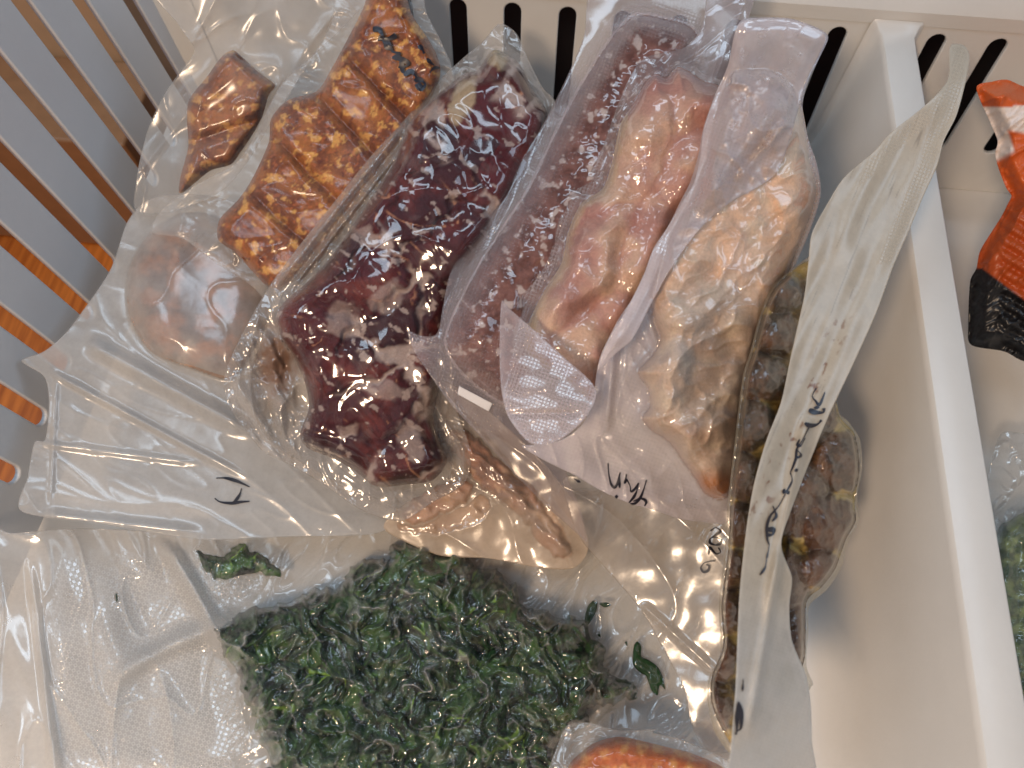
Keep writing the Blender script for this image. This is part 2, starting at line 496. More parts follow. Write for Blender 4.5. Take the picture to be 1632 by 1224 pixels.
cb = empty('kitchen_cabinet', (-0.62, 0.6, -0.3), 'taupe cabinet front glimpsed through the slots of the left wall', 'cabinet')
box('door', (-0.90, 0.62, -0.298), (-0.50, 1.10, 0.30), TAUPE, cb, 0.004)
box('plinth', (-0.90, 0.50, -0.298), (-0.46, 0.617, -0.10), mat_plain('brown_plinth', lin(150, 112, 80), 0.5, 0.1), cb, 0.004)
box('side_panel', (-0.4595, 0.54, -0.298), (-0.41, 0.66, -0.16), mat_plain('grey_side_panel', lin(120, 112, 112), 0.5, 0.05), cb, 0.003)

# ------------------------------------------------------------------ the drawer
drawer = empty('freezer_basket', (0, 0.2, 0), 'white plastic freezer drawer with slotted walls holding all the food bags', 'drawer')

def panel(name, O, u, v, outline, holes, thick, mat, parent, bevel=0.0012):
    """flat panel in the plane O + a u + b v with holes"""
    u = np.array(u, float); u /= np.linalg.norm(u); v = np.array(v, float)
    nrm = np.cross(u, v); nrm /= np.linalg.norm(nrm)
    cu = bpy.data.curves.new(name, 'CURVE'); cu.dimensions = '2D'; cu.fill_mode = 'BOTH'
    for ring in [outline] + holes:
        sp = cu.splines.new('POLY'); sp.points.add(len(ring) - 1); sp.use_cyclic_u = True
        for k, (a, b) in enumerate(ring): sp.points[k].co = (a, b, 0, 1)
    cu.extrude = thick / 2; cu.bevel_depth = bevel; cu.bevel_resolution = 2; cu.offset = -bevel
    co = bpy.data.objects.new(name + '_curve', cu); COL.objects.link(co)
    dg = bpy.context.evaluated_depsgraph_get(); dg.update()
    me = bpy.data.meshes.new_from_object(co.evaluated_get(dg))
    bpy.data.objects.remove(co); me.name = name
    for vv in me.vertices:
        a, b, c = vv.co
        vv.co = Vector(np.array(O) + u * a + v * b + nrm * (c - thick / 2 - bevel))
    for p in me.polygons: p.use_smooth = False
    me.materials.clear()
    o = link(name, me, mat, parent)
    return o

def stadium(p0, p1, wd, n=8):
    p0 = np.array(p0, float); p1 = np.array(p1, float); d = (p1 - p0) / np.linalg.norm(p1 - p0); s = np.array([-d[1], d[0]]); r = wd / 2
    a = p0 + d * r; b = p1 - d * r; out = []
    for k in range(n + 1):
        t = -math.pi / 2 + math.pi * k / n; out.append(tuple(b + r * (math.cos(t) * d + math.sin(t) * s)))
    for k in range(n + 1):
        t = math.pi / 2 + math.pi * k / n; out.append(tuple(a + r * (math.cos(t) * d + math.sin(t) * s)))
    return out

# left wall: slots run up the wall, 4 cm apart
Aw = np.array([-0.3384, 0.1101, 0.04]); Bw = np.array([-0.3206, 0.3528, 0.04])
uL = (Bw - Aw) / np.linalg.norm(Bw - Aw); vL = -np.array([0.0776, -0.0183, -0.9968])
holes = []
for k in range(-6, 9):
    a = 0.0405 * k - 0.0005
    holes.append(stadium((a, -0.004), (a, 0.165), 0.0115))
panel('left_wall', Aw, -uL, vL, [(0.40, -0.043), (-0.349, -0.043), (-0.349, 0.215), (0.40, 0.215)], [[(-x, y) for x, y in h] for h in holes], 0.0018, WHITE_COOL_LIT, drawer)

# back wall
vB = np.array([-0.0038, 0.1452, 0.9894])
OB = np.array([0.0, 0.4489, 0.04])
nB = np.cross([1, 0, 0], vB)
def onback(px, py):
    c = np.array([(px - 816) / F, (py - 612) / F, 1.0]); r = M @ c
    q = CAM + r * ((OB - CAM).dot(nB) / r.dot(nB))
    return (q - OB)[0] - 0.0, (q - OB)[2] / vB[2]
slots = []
tops = [(655, -2), (730, 3), (803, 8), (877, 13), (950, 18), (1340, 45), (1498, 58), (1584, 63)]
xs = sorted(onback(*t)[0] for t in tops)
pitch = 0.0397
x0 = onback(730, 3)[0]
allx = [x0 + pitch * k for k in range(-1, 6)] + [onback(1340, 45)[0]] + [onback(1498, 58)[0] + pitch * 1.06 * k for k in range(0, 5)]
bh = [stadium((x, -0.002), (x, 0.0925), 0.0125) for x in allx]
panel('back_wall', OB, (1, 0, 0), vB, [(-0.318, -0.0405), (0.455, -0.0405), (0.455, 0.104), (-0.318, 0.104)], bh, 0.0018, WHITE, drawer)
# the wall above the slots leans further out to the rim
rim0 = OB + vB * 0.0995
V = []; Q = []
prof = [(-0.0009, -0.0015), (0.0, 0.003), (0.0022, 0.0075), (0.006, 0.012), (0.012, 0.017), (0.024, 0.027), (0.050, 0.052), (0.052, 0.054), (0.052, 0.058), (0.049, 0.060), (0.021, 0.031), (0.006, 0.017), (0.0, 0.008)]
for x in (-0.33, 0.455):
    for dy, dz in prof: V.append((x, rim0[1] + dy, rim0[2] + dz))
n = len(prof)
for k in range(n): Q.append((k, (k + 1) % n, n + (k + 1) % n, n + k))
rim = link('rim', make_mesh('rim', V, Q), WHITE, drawer)
rim.modifiers.new('edge', 'EDGE_SPLIT').split_angle = math.radians(24)
# rounded corner between the two walls
cz = []; Vc = []; Qc = []
cL = Aw + uL * 0.349; 
for z in np.linspace(-0.04, 0.17, 6):
    pL = Aw + vL * z + uL * 0.341; pB = OB + vB * z; pBx = pL[0] + 0.030
    cc = Aw + vL * z + uL * 0.352
    P0 = pL; P2 = np.array([pBx, pB[1], pB[2]]); P1 = np.array([cc[0] + 0.002, pB[1], pB[2]])
    for t in np.linspace(0, 1, 9):
        p = (1 - t) ** 2 * P0 + 2 * t * (1 - t) * P1 + t * t * P2
        Vc.append(p + np.array([0.0012, -0.0012, 0]))
for i in range(5):
    for j in range(8):
        a = i * 9 + j; Qc.append((a, a + 1, a + 10, a + 9))
link('corner', make_mesh('corner', Vc, Qc), WHITE, drawer)
# floor of the drawer
box('bottom', (-0.352, -0.35, -0.004), (0.455, 0.446, 0.0), WHITE, drawer)
box('front_wall', (-0.36, -0.365, -0.004), (0.455, -0.352, 0.12), WHITE, drawer, 0.001)
box('right_wall', (0.456, -0.365, -0.004), (0.462, 0.47, 0.15), WHITE, drawer, 0.001)

# divider: thick rounded top edge, thin at the foot
def divider():
    zt = 0.136
    prof = []
    xa, xb = 0.2075, 0.2305
    foot = [(0.150, 0.0004), (0.170, 0.0035), (0.184, 0.011), (0.193, 0.024), (xa - 0.0085, 0.045), (xa - 0.0045, 0.08), (xa - 0.0006, zt - 0.004), (xa + 0.0002, zt - 0.0012), (xa + 0.0012, zt), (xb - 0.0015, zt), (xb - 0.0004, zt - 0.001), (xb, zt - 0.004), (xb + 0.0005, 0.06), (xb + 0.006, 0.0006)]
    ys = [-0.35, 0.0, 0.25, 0.40, 0.44, 0.452, 0.46, 0.4655]
    V = []; Q = []
    for y in ys:
        for x, z in foot:
            g = 0.006 * sst(0.447, 0.466, np.array(y)) ** 2
            yy = min(y, OB[1] - 0.0005 + (z - 0.04) * 0.1467)
            xx = x + (g if x > 0.22 else -g)
            V.append((xx, yy, z + 0.004 * float(sst(0.45, 0.466, np.array(y))) * (z > 0.1)))
    n = len(foot)
    for i in range(len(ys) - 1):
        for k in range(n):
            a = i * n + k; b = i * n + (k + 1) % n
            Q.append((a, a + n, b + n, b))
    me = make_mesh('divider', V, Q)
    o = link('divider', me, WHITE, drawer)
    e = o.modifiers.new('edge', 'EDGE_SPLIT'); e.split_angle = math.radians(50)
divider()

# ------------------------------------------------------------------ spinach bag, lying on the drawer floor
G1 = lin(34, 62, 36); G2 = lin(72, 108, 54); G3 = lin(128, 166, 64); GF = lin(120, 134, 112); GB = lin(8, 20, 17)
def spin_warp(x, y):
    return x + 20 * fbm(x, y, 46, 3, 3), y + 20 * fbm(x, y, 46, 4, 3)
def spin_cells(x, y):
    wx, wy = spin_warp(x, y)
    f1, f2, i = worley(wx, wy, 46, 5, ang=0.5, stretch=1.35)
    g1, g2, j = worley(wx + 5 * i, wy, 27, 8, ang=-0.7, stretch=1.7)
    return wx, wy, f2 - f1, i, g2 - g1, j
def spin_h(x, y):
    wx, wy, e, i, g, j = spin_cells(x, y)
    a = ridged(wx, wy, 34, 41, 1, 2.0, ang=0.9, stretch=2.2); b = ridged(wx, wy, 30, 43, 1, 2.0, ang=2.3, stretch=2.6)
    st = np.where(i > 0.5, a, b)
    c = ridged(wx, wy, 17, 45, 2, 2.0, ang=1.6, stretch=2.4)
    return 0.003 * (i - 0.5) * sst(0, 0.2, e) + 0.0015 * sst(0, 0.2, e) + 0.0022 * c + 0.006 * st + 0.001 + 0.0018 * (j - 0.5) * sst(0, 0.2, g) + 0.006 * fbm(x, y, 90, 9, 2)
def spin_web(x, y):
    wx, wy, e, i, g, j = spin_cells(x + 6, y - 4)
    big = sst(0.78, 0.96, ridged(wx, wy, 58, 14, 1, 2.0, ang=0.7, stretch=1.5)) * sst(-0.3, 0.1, fbm(x, y, 50, 13, 2))
    small = np.maximum(sst(0.80, 0.97, ridged(wx, wy, 34, 16, 1, 2.0, ang=2.2, stretch=1.6)), np.exp(-(g / 0.08) ** 1.5) * 0.5) * sst(-0.1, 0.25, fbm(x, y, 40, 15, 2))
    return big, small
def spin_col(x, y):
    wx, wy, e, i, g, j = spin_cells(x, y); n = len(x)
    st = fbm(wx, wy, 7, 21, 3, ang=0.9, stretch=4.0)
    st2 = fbm(wx, wy, 8, 25, 3, ang=2.2, stretch=4.0)
    s_ = np.where(i > 0.5, st, st2)
    c = mixc(np.tile(GB, (n, 1)), np.tile(G1, (n, 1)), sst(-0.3, 0.1, s_))
    c = mixc(c, np.tile(G2, (n, 1)), sst(0.1, 0.5, s_) * 0.8)
    c = mixc(c, np.tile(G2, (n, 1)), sst(0.6, 0.9, j) * 0.55)
    br = ridged(wx, wy, 34, 47, 1, 3.0, ang=1.1, stretch=3.5)
    br2 = ridged(wx, wy, 30, 49, 1, 3.0, ang=2.5, stretch=3.5)
    c = mixc(c, np.tile(G3, (n, 1)), sst(0.72, 0.93, np.where(i > 0.5, br, br2)) * sst(0.08, 0.3, fbm(x, y, 50, 51, 3)) * 0.9)
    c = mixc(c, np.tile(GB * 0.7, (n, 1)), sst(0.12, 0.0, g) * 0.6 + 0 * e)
    fr = sst(-0.05, 0.45, fbm(x, y, 45, 31, 4)) * 0.75 * sst(-0.3, 0.3, fbm(wx, wy, 8, 35, 3, ang=1.2, stretch=3.0))
    return mixc(c, np.tile(GF * 0.8, (n, 1)), np.clip(fr, 0, 1))

sp = Bag('spinach_bag', 'clear vacuum bag of frozen dark green chopped spinach lying flat on the drawer floor', 'food bag',
         [(-20, 860, .050), (-20, 1240, .052), (200, 850, .030), (300, 1100, .026), (600, 860, .006), (900, 850, .006), (1150, 850, .006), (600, 1100, .016), (900, 1100, .014), (1150, 1100, .010), (700, 1280, .022)],
         [(-40, 858), (20, 850), (120, 842), (260, 846), (420, 835), (600, 815), (800, 790), (1000, 780), (1180, 800), (1240, 860), (1235, 1000), (1225, 1120), (1160, 1200), (1040, 1165), (960, 1165), (900, 1190), (890, 1270), (500, 1275), (100, 1275), (-40, 1270)])
leafs = [(345, 1010), (365, 990), (405, 968), (450, 962), (500, 940), (535, 935), (560, 905), (600, 890), (622, 893), (630, 866), (680, 868), (705, 880), (735, 880), (758, 905), (785, 910), (822, 935), (832, 965), (870, 973), (895, 985), (930, 990), (945, 1015), (965, 1035), (960, 1062), (985, 1080), (1003, 1085), (1010, 1112), (975, 1120), (940, 1128), (938, 1150), (905, 1172), (890, 1200), (880, 1255), (700, 1262), (445, 1255), (428, 1205), (412, 1170), (398, 1130), (380, 1090), (372, 1060), (352, 1042)]
P0 = spline(leafs)
def ragged(P, amp, s, seed):
    q = P.copy(); x, y = P[:, 0], P[:, 1]
    q[:, 0] += amp * fbm(x, y, s, seed); q[:, 1] += amp * fbm(x, y, s, seed + 7)
    return q
sp.body('spinach', ragged(P0, 16, 17, 50).tolist(), 0.026, 40, spin_h, spin_col, LEAF, thick=0.02, step=1.8, smooth=False, ramp=9)
sp.body('spinach', ragged(spline([(316, 880), (340, 884), (360, 884), (378, 868), (392, 872), (400, 880), (418, 884), (432, 898), (450, 908), (440, 918), (415, 914), (380, 918), (350, 923), (326, 908)]), 8, 12, 60).tolist(), 0.006, 14, lambda x, y: 0.4 * spin_h(x, y), lambda x, y: spin_col(x, y) * 1.5, LEAF, thick=0.004, step=1.8, smooth=False)
for bit in ([(932, 985), (936, 968), (944, 958), (952, 960), (950, 975), (942, 990), (934, 998)], [(955, 962), (966, 960), (974, 964), (964, 968)],
            [(1010, 1030), (1016, 1022), (1022, 1030), (1022, 1045), (1034, 1052), (1048, 1062), (1056, 1078), (1060, 1098), (1052, 1092), (1048, 1108), (1038, 1100), (1030, 1078), (1020, 1072), (1009, 1058)],
            [(846, 876), (850, 874), (856, 884), (852, 887)], [(184, 947), (187, 946), (188, 957), (185, 959)], [(952, 1012), (956, 1010), (957, 1016)], [(996, 1024), (999, 1022), (1000, 1030)]):
    sp.body('spinach_fragment', bit, 0.0016, 6, lambda x, y: 0 * x, const_col(G1 * 1.1), LEAF, thick=0.001, step=1.3)
sp.skirt = 0.0025; sp.fall = 20
def sp_wr(x, y):
    warm = sst(300, 480, x) * sst(1250, 1150, x)
    a = ridged(x, y, 120, 70, 3, 5, ang=-0.9, stretch=2.4) * 0.0075 + fbm(x, y, 160, 71, 2) * 0.006
    b = ridged(x, y, 150, 75, 2, 6, ang=1.35, stretch=2.8) * 0.0035 + fbm(x, y, 130, 77, 2, ang=1.3, stretch=2.2) * 0.010
    # crease down the left part and the raised ridge that runs to the leaves
    cr = 0.004 * np.exp(-((x - (52 + 0.12 * (y - 930))) / 7) ** 2) * sst(880, 960, y)
    rdg = 0.010 * np.exp(-((y - (1075 - 0.28 * (x - 190) - 30 * np.sin((x - 190) / 90))) / 17) ** 2) * sst(160, 230, x) * sst(420, 350, x)
    rd2 = 0.012 * np.exp(-((x - (262 + 0.58 * (y - 860))) / 14) ** 2) * sst(850, 890, y) * sst(1060, 1000, y)
    return a * warm + b * (1 - warm) + cr + rdg + rd2
sp.wr = sp_wr
def sp_tight(x, y):
    b, m = spin_web(x, y)
    return 0.0050 * b + 0.0018 * m + 0.0006 * fbm(x, y, 30, 83, 1)
sp.tight = sp_tight
def sp_fog(x, y):
    d = sdf(sp.bodies[0][0], x, y) + 3
    left = sst(420, 300, x)
    f = 0.22 + 0.16 * left + 0.06 * fbm(x, y, 60, 90)
    b, m = spin_web(x, y)
    fine = sst(0.80, 0.97, ridged(x + 8 * fbm(x, y, 20, 97, 2), y + 8 * fbm(x, y, 20, 98, 2), 26, 96, 2, 3)) * sst(-0.2, 0.2, fbm(x, y, 60, 99, 2))
    web = b ** 1.5 * 0.34 + m ** 2 * 0.30 + fine * 0.30 + sst(0.1, 0.5, fbm(x, y, 70, 93, 4)) * 0.06
    for P, hf, H, w_ in sp.bodies[1:]:
        f = np.where(sdf(P, x, y) > -1.5, 0.02, f)
    return np.where(d > 4, 0.02 + web, f)
def sp_emb(x, y):
    d = sdf(P0, x, y)
    return sst(430, 380, x) * sst(70, 130, x) * sst(870, 920, y) * sst(-8, -25, d) 
sp.film(sp_fog, sp_emb, step=1.9, mat=FILM_WIDE)

# ------------------------------------------------------------------ orange red food at the lower edge
rd = Bag('sauce_bag', 'clear bag of orange red food at the lower edge beside the spinach', 'food bag',
         [(880, 1160, .052), (1180, 1180, .044), (880, 1300, .052), (1180, 1300, .046), (1030, 1220, .050)],
         [(905, 1155), (940, 1152), (985, 1164), (1045, 1162), (1040, 1168), (1090, 1180), (1165, 1215), (1190, 1260), (1100, 1290), (870, 1290), (872, 1235), (888, 1190)])
def rd_col(x, y):
    n = fbm(x, y, 26, 200, 5); k = fbm(x, y, 9, 204, 4)
    c = mixc(np.tile(lin(198, 104, 50), (len(x), 1)), np.tile(lin(232, 168, 98), (len(x), 1)), sst(-0.15, 0.35, n))
    return mixc(c, np.tile(lin(132, 44, 26), (len(x), 1)), sst(0.1, 0.5, k) * 0.35)
rd.body('red_food', [(905, 1224), (925, 1200), (950, 1183), (985, 1174), (1020, 1180), (1060, 1190), (1100, 1200), (1150, 1222), (1170, 1255), (1080, 1280), (900, 1280)], 0.016, 30, lambda x, y: 0.002 * fbm(x, y, 30, 210), rd_col, FOOD, thick=0.02)
rd.wr = lambda x, y: 0.003 * ridged(x, y, 60, 215, 2, 4)
rd.film(lambda x, y: 0.22 - 0.14 * sst(0, 20, sdf(rd.bodies[0][0], x, y)))

# ------------------------------------------------------------------ frosted bag at the lower left with its long open flap
fb = Bag('frosted_bag', 'milky frosted bag with faint orange brown lump and long loose flap marked in ink', 'food bag',
         [(200, 380, .080), (300, 330, .085), (430, 420, .080), (300, 520, .068), (60, 600, .078), (40, 820, .070), (330, 860, .048), (600, 840, .030), (450, 650, .050), (180, 700, .062)],
         [(150, 470), (178, 425), (205, 350), (245, 315), (320, 310), (395, 330), (455, 385), (460, 440), (430, 520), (400, 600), (420, 690), (520, 760), (640, 815), (600, 850), (470, 855), (330, 860), (250, 850), (150, 833), (34, 815), (44, 760), (55, 705), (72, 700), (78, 640), (70, 600), (34, 575), (70, 560), (105, 530)])
def mince_col(x, y, dark=1.0):
    n = fbm(x, y, 21, 110, 4); k = fbm(x, y, 50, 114, 3); f = fbm(x, y, 12, 118, 4)
    c = mixc(np.tile(lin(112, 56, 27), (len(x), 1)), np.tile(lin(158, 94, 44), (len(x), 1)), sst(-0.35, 0.35, k))
    c = mixc(c, np.tile(lin(214, 158, 84), (len(x), 1)), sst(0.10, 0.26, n) * 0.85)
    c = mixc(c, np.tile(lin(84, 26, 14), (len(x), 1)), sst(0.12, 0.42, f) * 0.7)
    c = mixc(c, np.tile(lin(170, 92, 50), (len(x), 1)), sst(0.2, 0.3, fbm(x, y, 7, 121, 2)) * 0.6)
    return c * dark
def frost_col(x, y):
    c = mixc(np.tile(lin(94, 50, 30), (len(x), 1)), np.tile(lin(166, 102, 58), (len(x), 1)), sst(-0.2, 0.25, fbm(x, y, 36, 124, 4)))
    c = mixc(c, np.tile(lin(84, 50, 38), (len(x), 1)), sst(330, 410, x + 0.3 * (470 - y)) * 0.6)
    edge_haze = sst(34, 2, sdf(fb_edge, x, y) + 26 * fbm(x, y, 40, 127, 3))  # haze painted into the food colour, its edges fade to the film's tone
    return mixc(c, np.tile(lin(196, 180, 168), (len(x), 1)), np.clip(edge_haze * 0.55 + 0.25 * sst(0.1, 0.4, fbm(x, y, 34, 129, 3)), 0, 1))
fb_edge = spline([(205, 430), (240, 370), (290, 340), (345, 345), (400, 390), (432, 450), (425, 510), (400, 560), (370, 605), (310, 590), (240, 560), (205, 500)])
fb.body('frosted_food', [(205, 430), (240, 370), (290, 340), (345, 345), (400, 390), (432, 450), (425, 510), (400, 560), (370, 605), (310, 590), (240, 560), (205, 500)], 0.014, 60, lambda x, y: 0.0022 * fbm(x, y, 100, 120, 1), frost_col, STOCK, thick=0.03)
fb.skirt = 0.0015
def fold(x, y, x0, y0, x1, y1, wd, amp):
    dx, dy = x1 - x0, y1 - y0; L = math.hypot(dx, dy); t = ((x - x0) * dx + (y - y0) * dy) / L; d = ((x - x0) * -dy + (y - y0) * dx) / L
    return amp * np.exp(-(d / wd) ** 2) * sst(0, 0.12 * L, t) * sst(L, 0.8 * L, t)
def fb_wr(x, y):
    r = fold(x, y, 75, 590, 400, 765, 5, 0.004) + fold(x, y, 130, 540, 420, 700, 13, 0.007) + fold(x, y, 55, 705, 330, 740, 5, 0.0025) + fold(x, y, 60, 818, 330, 850, 8, 0.004) + fold(x, y, 90, 600, 80, 815, 4, 0.0015)
    return r + 0.003 * fbm(x, y, 130, 130, 1, ang=0.5, stretch=3) + 0.0010 * ridged(x, y, 80, 133, 2, 5, ang=0.5, stretch=3)
fb.wr = fb_wr
fb.tight = lambda x, y: 0.0006 * ridged(x, y, 90, 140, 1, 7)
def fb_fog(x, y):
    d = sdf(fb.bodies[0][0], x, y)
    f = 0.50 + 0.12 * fbm(x, y, 90, 141, 2) - 0.05 * sst(650, 850, y)
    band = np.exp(-((x - 95 + 0.05 * (y - 600)) / 3.0) ** 2) * sst(590, 610, y) * 0.15
    return f + band - 0.06 * sst(-10, 10, d)
fb.film(fb_fog, fogcol=const_col(lin(216, 216, 216)), mat=FILM_SOFT, step=2.6)
fb.write([([(344, 762), (360, 762), (378, 767), (398, 776)], 4.0), ([(342, 794), (351, 800), (369, 802), (384, 800), (398, 799)], 3.8), ([(385, 778), (382, 788), (376, 797), (369, 803)], 3.8)])

# ------------------------------------------------------------------ bag with one brown chunk, against the corner
ch = Bag('chunk_bag', 'loose clear bag holding one narrow mottled brown chunk beside the slotted left wall', 'food bag',
         [(240, 0, .172), (560, 0, .150), (220, 330, .090), (350, 350, .085), (450, 180, .115), (300, 120, .135)],
         [(255, -30), (590, -30), (560, 30), (500, 90), (462, 150), (430, 200), (400, 250), (360, 300), (300, 330), (240, 342), (214, 330), (220, 270), (236, 205), (262, 150), (290, 110), (310, 80), (285, 40)])
ch.body('brown_chunk', [(370, 80), (385, 90), (412, 115), (438, 135), (428, 152), (418, 185), (402, 215), (385, 240), (368, 262), (335, 272), (305, 296), (286, 308), (288, 280), (300, 235), (298, 190), (302, 158), (330, 122), (352, 92)], 0.014, 20,
        lambda x, y: 0.002 * fbm(x, y, 70, 150, 1) - 0.004 * np.exp(-((y - 212 + 0.35 * (x - 350)) / 9) ** 2), lambda x, y: mince_col(x, y, 1.0), STOCK, thick=0.025, step=2.0)
ch.wr = lambda x, y: 0.0035 * ridged(x, y, 130, 155, 2, 5, ang=1.9, stretch=2.0) + 0.004 * fbm(x, y, 120, 156, 2)
ch.tight = lambda x, y: 0.0012 * ridged(x, y, 80, 157, 1, 8)
ch.film(lambda x, y: 0.20 + 0.10 * fbm(x, y, 80, 158, 2) - 0.06 * sst(0, 10, sdf(ch.bodies[0][0], x, y)), mat=BARFILM)

# ------------------------------------------------------------------ bag with the bars
bb = Bag('mince_bar_bag', 'clear bag of mottled orange brown bars in a row with black ink scribble', 'food bag',
         [(600, -20, .172), (700, 60, .160), (430, 180, .132), (640, 230, .128), (350, 370, .108), (440, 460, .098), (260, 320, .105), (450, 40, .150)],
         [(545, -40), (660, -40), (680, 20), (705, 70), (722, 120), (700, 180), (640, 280), (560, 400), (480, 500), (440, 495), (400, 455), (345, 420), (290, 380), (240, 370), (262, 330), (320, 290), (372, 262), (400, 225), (425, 175), (452, 130), (500, 85), (530, 30)])
grooves = [((560, 95), (660, 200)), ((505, 150), (600, 250)), ((450, 232), (545, 330)), ((392, 300), (500, 400))]
def bar_h(x, y):
    h = 0.0016 * fbm(x, y, 70, 160, 1)
    for (x0, y0), (x1, y1) in grooves:
        dx, dy = x1 - x0, y1 - y0; L = math.hypot(dx, dy); d = ((x - x0) * -dy + (y - y0) * dx) / L + 3 * fbm(x, y, 40, 166, 2)
        h = h - 0.0048 * np.exp(-(np.abs(d) / 8) ** 1.5)
    return h
def bar_col(x, y):
    c = mince_col(x, y)
    for (x0, y0), (x1, y1) in grooves:
        dx, dy = x1 - x0, y1 - y0; L = math.hypot(dx, dy); d = ((x - x0) * -dy + (y - y0) * dx) / L
        c = mixc(c, np.tile(lin(84, 40, 22), (len(x), 1)), 0.35 * np.exp(-(d / 7) ** 2))
    return c
bb.body('mince_bars', [(592, -30), (640, -30), (655, 20), (690, 75), (702, 112), (690, 150), (640, 240), (570, 350), (500, 430), (450, 462), (425, 455), (402, 432), (375, 402), (348, 382), (350, 350), (380, 318), (402, 285), (428, 228), (432, 190), (458, 160), (505, 145), (528, 110), (555, 60), (580, 10)], 0.016, 24, bar_h, bar_col, STOCK, thick=0.03, step=2.0)
bb.wr = lambda x, y: 0.004 * ridged(x, y, 90, 168, 3, 5, ang=0.4, stretch=2) + 0.003 * fbm(x, y, 60, 169, 2)
bb.tight = lambda x, y: 0.0010 * ridged(x, y, 90, 171, 1, 9, ang=0.4, stretch=1.6)
bb.film(lambda x, y: 0.16 + 0.06 * fbm(x, y, 70, 172, 2) - 0.12 * sst(-2, 8, sdf(bb.bodies[0][0], x, y)), mat=BARFILM, step=2.3)
def cr(pts, ox, oy, s): return [(ox + a / s, oy + b / s) for a, b in pts]
bb.write([(cr(p, 560, 0, 6.8), wd) for p, wd in (
    ([(230, 320), (300, 320), (350, 400), (400, 420), (490, 380)], 7), ([(290, 410), (340, 430), (380, 510), (430, 500)], 8), ([(350, 420), (400, 470), (450, 560), (520, 580), (460, 640)], 7),
    ([(440, 620), (540, 640), (620, 690), (560, 730), (510, 720)], 6), ([(540, 640), (560, 780), (640, 790)], 6), ([(570, 820), (640, 770), (700, 830), (690, 880)], 6),
    ([(690, 860), (760, 870), (800, 920), (750, 960), (715, 900)], 8), ([(730, 490), (765, 530), (790, 580)], 6), ([(820, 630), (850, 670), (900, 710)], 5), ([(850, 790), (880, 750), (920, 730), (960, 740)], 4))], lift=0.0009)

# ------------------------------------------------------------------ dark red beef
bf = Bag('beef_bag', 'clear vacuum bag of dark wine red beef chunks marbled with pale frost', 'food bag',
         [(800, 40, .152), (860, 150, .140), (640, 200, .146), (440, 440, .122), (360, 610, .092), (640, 500, .105), (600, 790, .055), (760, 740, .060), (740, 420, .118)],
         [(770, 66), (795, 38), (822, 52), (842, 95), (865, 140), (885, 165), (870, 230), (830, 320), (780, 400), (740, 460), (722, 540), (725, 640), (750, 720), (740, 770), (690, 800), (640, 830), (580, 815), (520, 775), (470, 745), (420, 720), (395, 690), (372, 660), (357, 620), (362, 585), (395, 515), (430, 455), (470, 400), (530, 325), (590, 250), (640, 196), (690, 138), (735, 95)])
def bf_f(x, y):
    f1, f2, i = worley(x + 12 * fbm(x, y, 80, 220, 1), y + 12 * fbm(x, y, 80, 221, 1), 84, 226, ang=-0.5, stretch=1.5)
    return 0.0036 * sst(0, 0.7, f2 - f1) * (0.4 + 0.6 * i) + 0.004 * fbm(x, y, 110, 235, 1)
def bf_h(x, y):
    wx = x + 34 * fbm(x, y, 70, 220, 3); wy = y + 34 * fbm(x, y, 70, 221, 3)
    f1, f2, i = worley(wx, wy, 84, 226, ang=-0.5, stretch=1.5)
    return bf_f(x, y) - 0.0006 - 0.003 * sst(0.25, 0, f2 - f1) - 0.0012 * (0.5 + 0.5 * np.clip(fbm(x, y, 24, 233, 3), -1, 1))
W1 = lin(86, 26, 32); W2 = lin(58, 20, 28); W3 = lin(112, 48, 44); WF = lin(178, 160, 154); WT = lin(196, 138, 104)
def bf_col(x, y):
    n = len(x)
    wx = x + 34 * fbm(x, y, 70, 220, 3); wy = y + 34 * fbm(x, y, 70, 221, 3)
    f1, f2, i = worley(wx, wy, 84, 226, ang=-0.5, stretch=1.5)
    c = mixc(np.tile(W2, (n, 1)), np.tile(W1, (n, 1)), sst(0.1, 0.9, i))
    c = mixc(c, np.tile(W3, (n, 1)), sst(0.0, 0.5, fbm(x, y, 70, 240, 3)) * 0.8)
    grain = fbm(x, y, 5, 243, 3, ang=0.9 , stretch=5)
    c = mixc(c, np.tile(W2 * 0.7, (n, 1)), sst(0.0, 0.4, grain) * 0.5)
    tallow = sst(0.62, 0.80, ridged(x, y, 48, 250, 3, 3, ang=0.6, stretch=1.8)) * sst(-0.15, 0.25, fbm(x, y, 100, 251, 2))
    c = mixc(c, np.tile(WT, (n, 1)), tallow * 0.65)
    fr = sst(0.14, 0.04, (f2 - f1) + 0.18 * fbm(x, y, 24, 252, 3)) * sst(-0.05, 0.15, fbm(x, y, 90, 253, 2)) * sst(-40, 60, x - 560 + 0.15 * (y - 400))
    fleck = sst(0.27, 0.35, fbm(x, y, 17, 256, 4, ang=0.7, stretch=1.8))
    c = mixc(c, np.tile(WF, (n, 1)), np.clip(fr * 0.85 + fleck * 0.72, 0, 1))
    # two pale fat pads near the top
    for (cx, cy, rx, ry, a) in ((738, 160, 20, 38, 0.3), (795, 82, 24, 26, 0.1), (545, 510, 26, 30, 0.2), (612, 620, 40, 16, 0.2), (655, 705, 18, 34, -.5), (618, 475, 24, 30, .6)):
        u = (x - cx) * math.cos(a) + (y - cy) * math.sin(a); v = -(x - cx) * math.sin(a) + (y - cy) * math.cos(a)
        m = sst(1.15, 0.75, np.hypot(u / rx, v / ry) + 0.5 * fbm(x, y, 26, 259, 3)) * (0.85 if cy < 300 else 0.5)
        c = mixc(c, np.tile(lin(178, 156, 126) if cy < 300 else WF, (n, 1)), m)
    return c
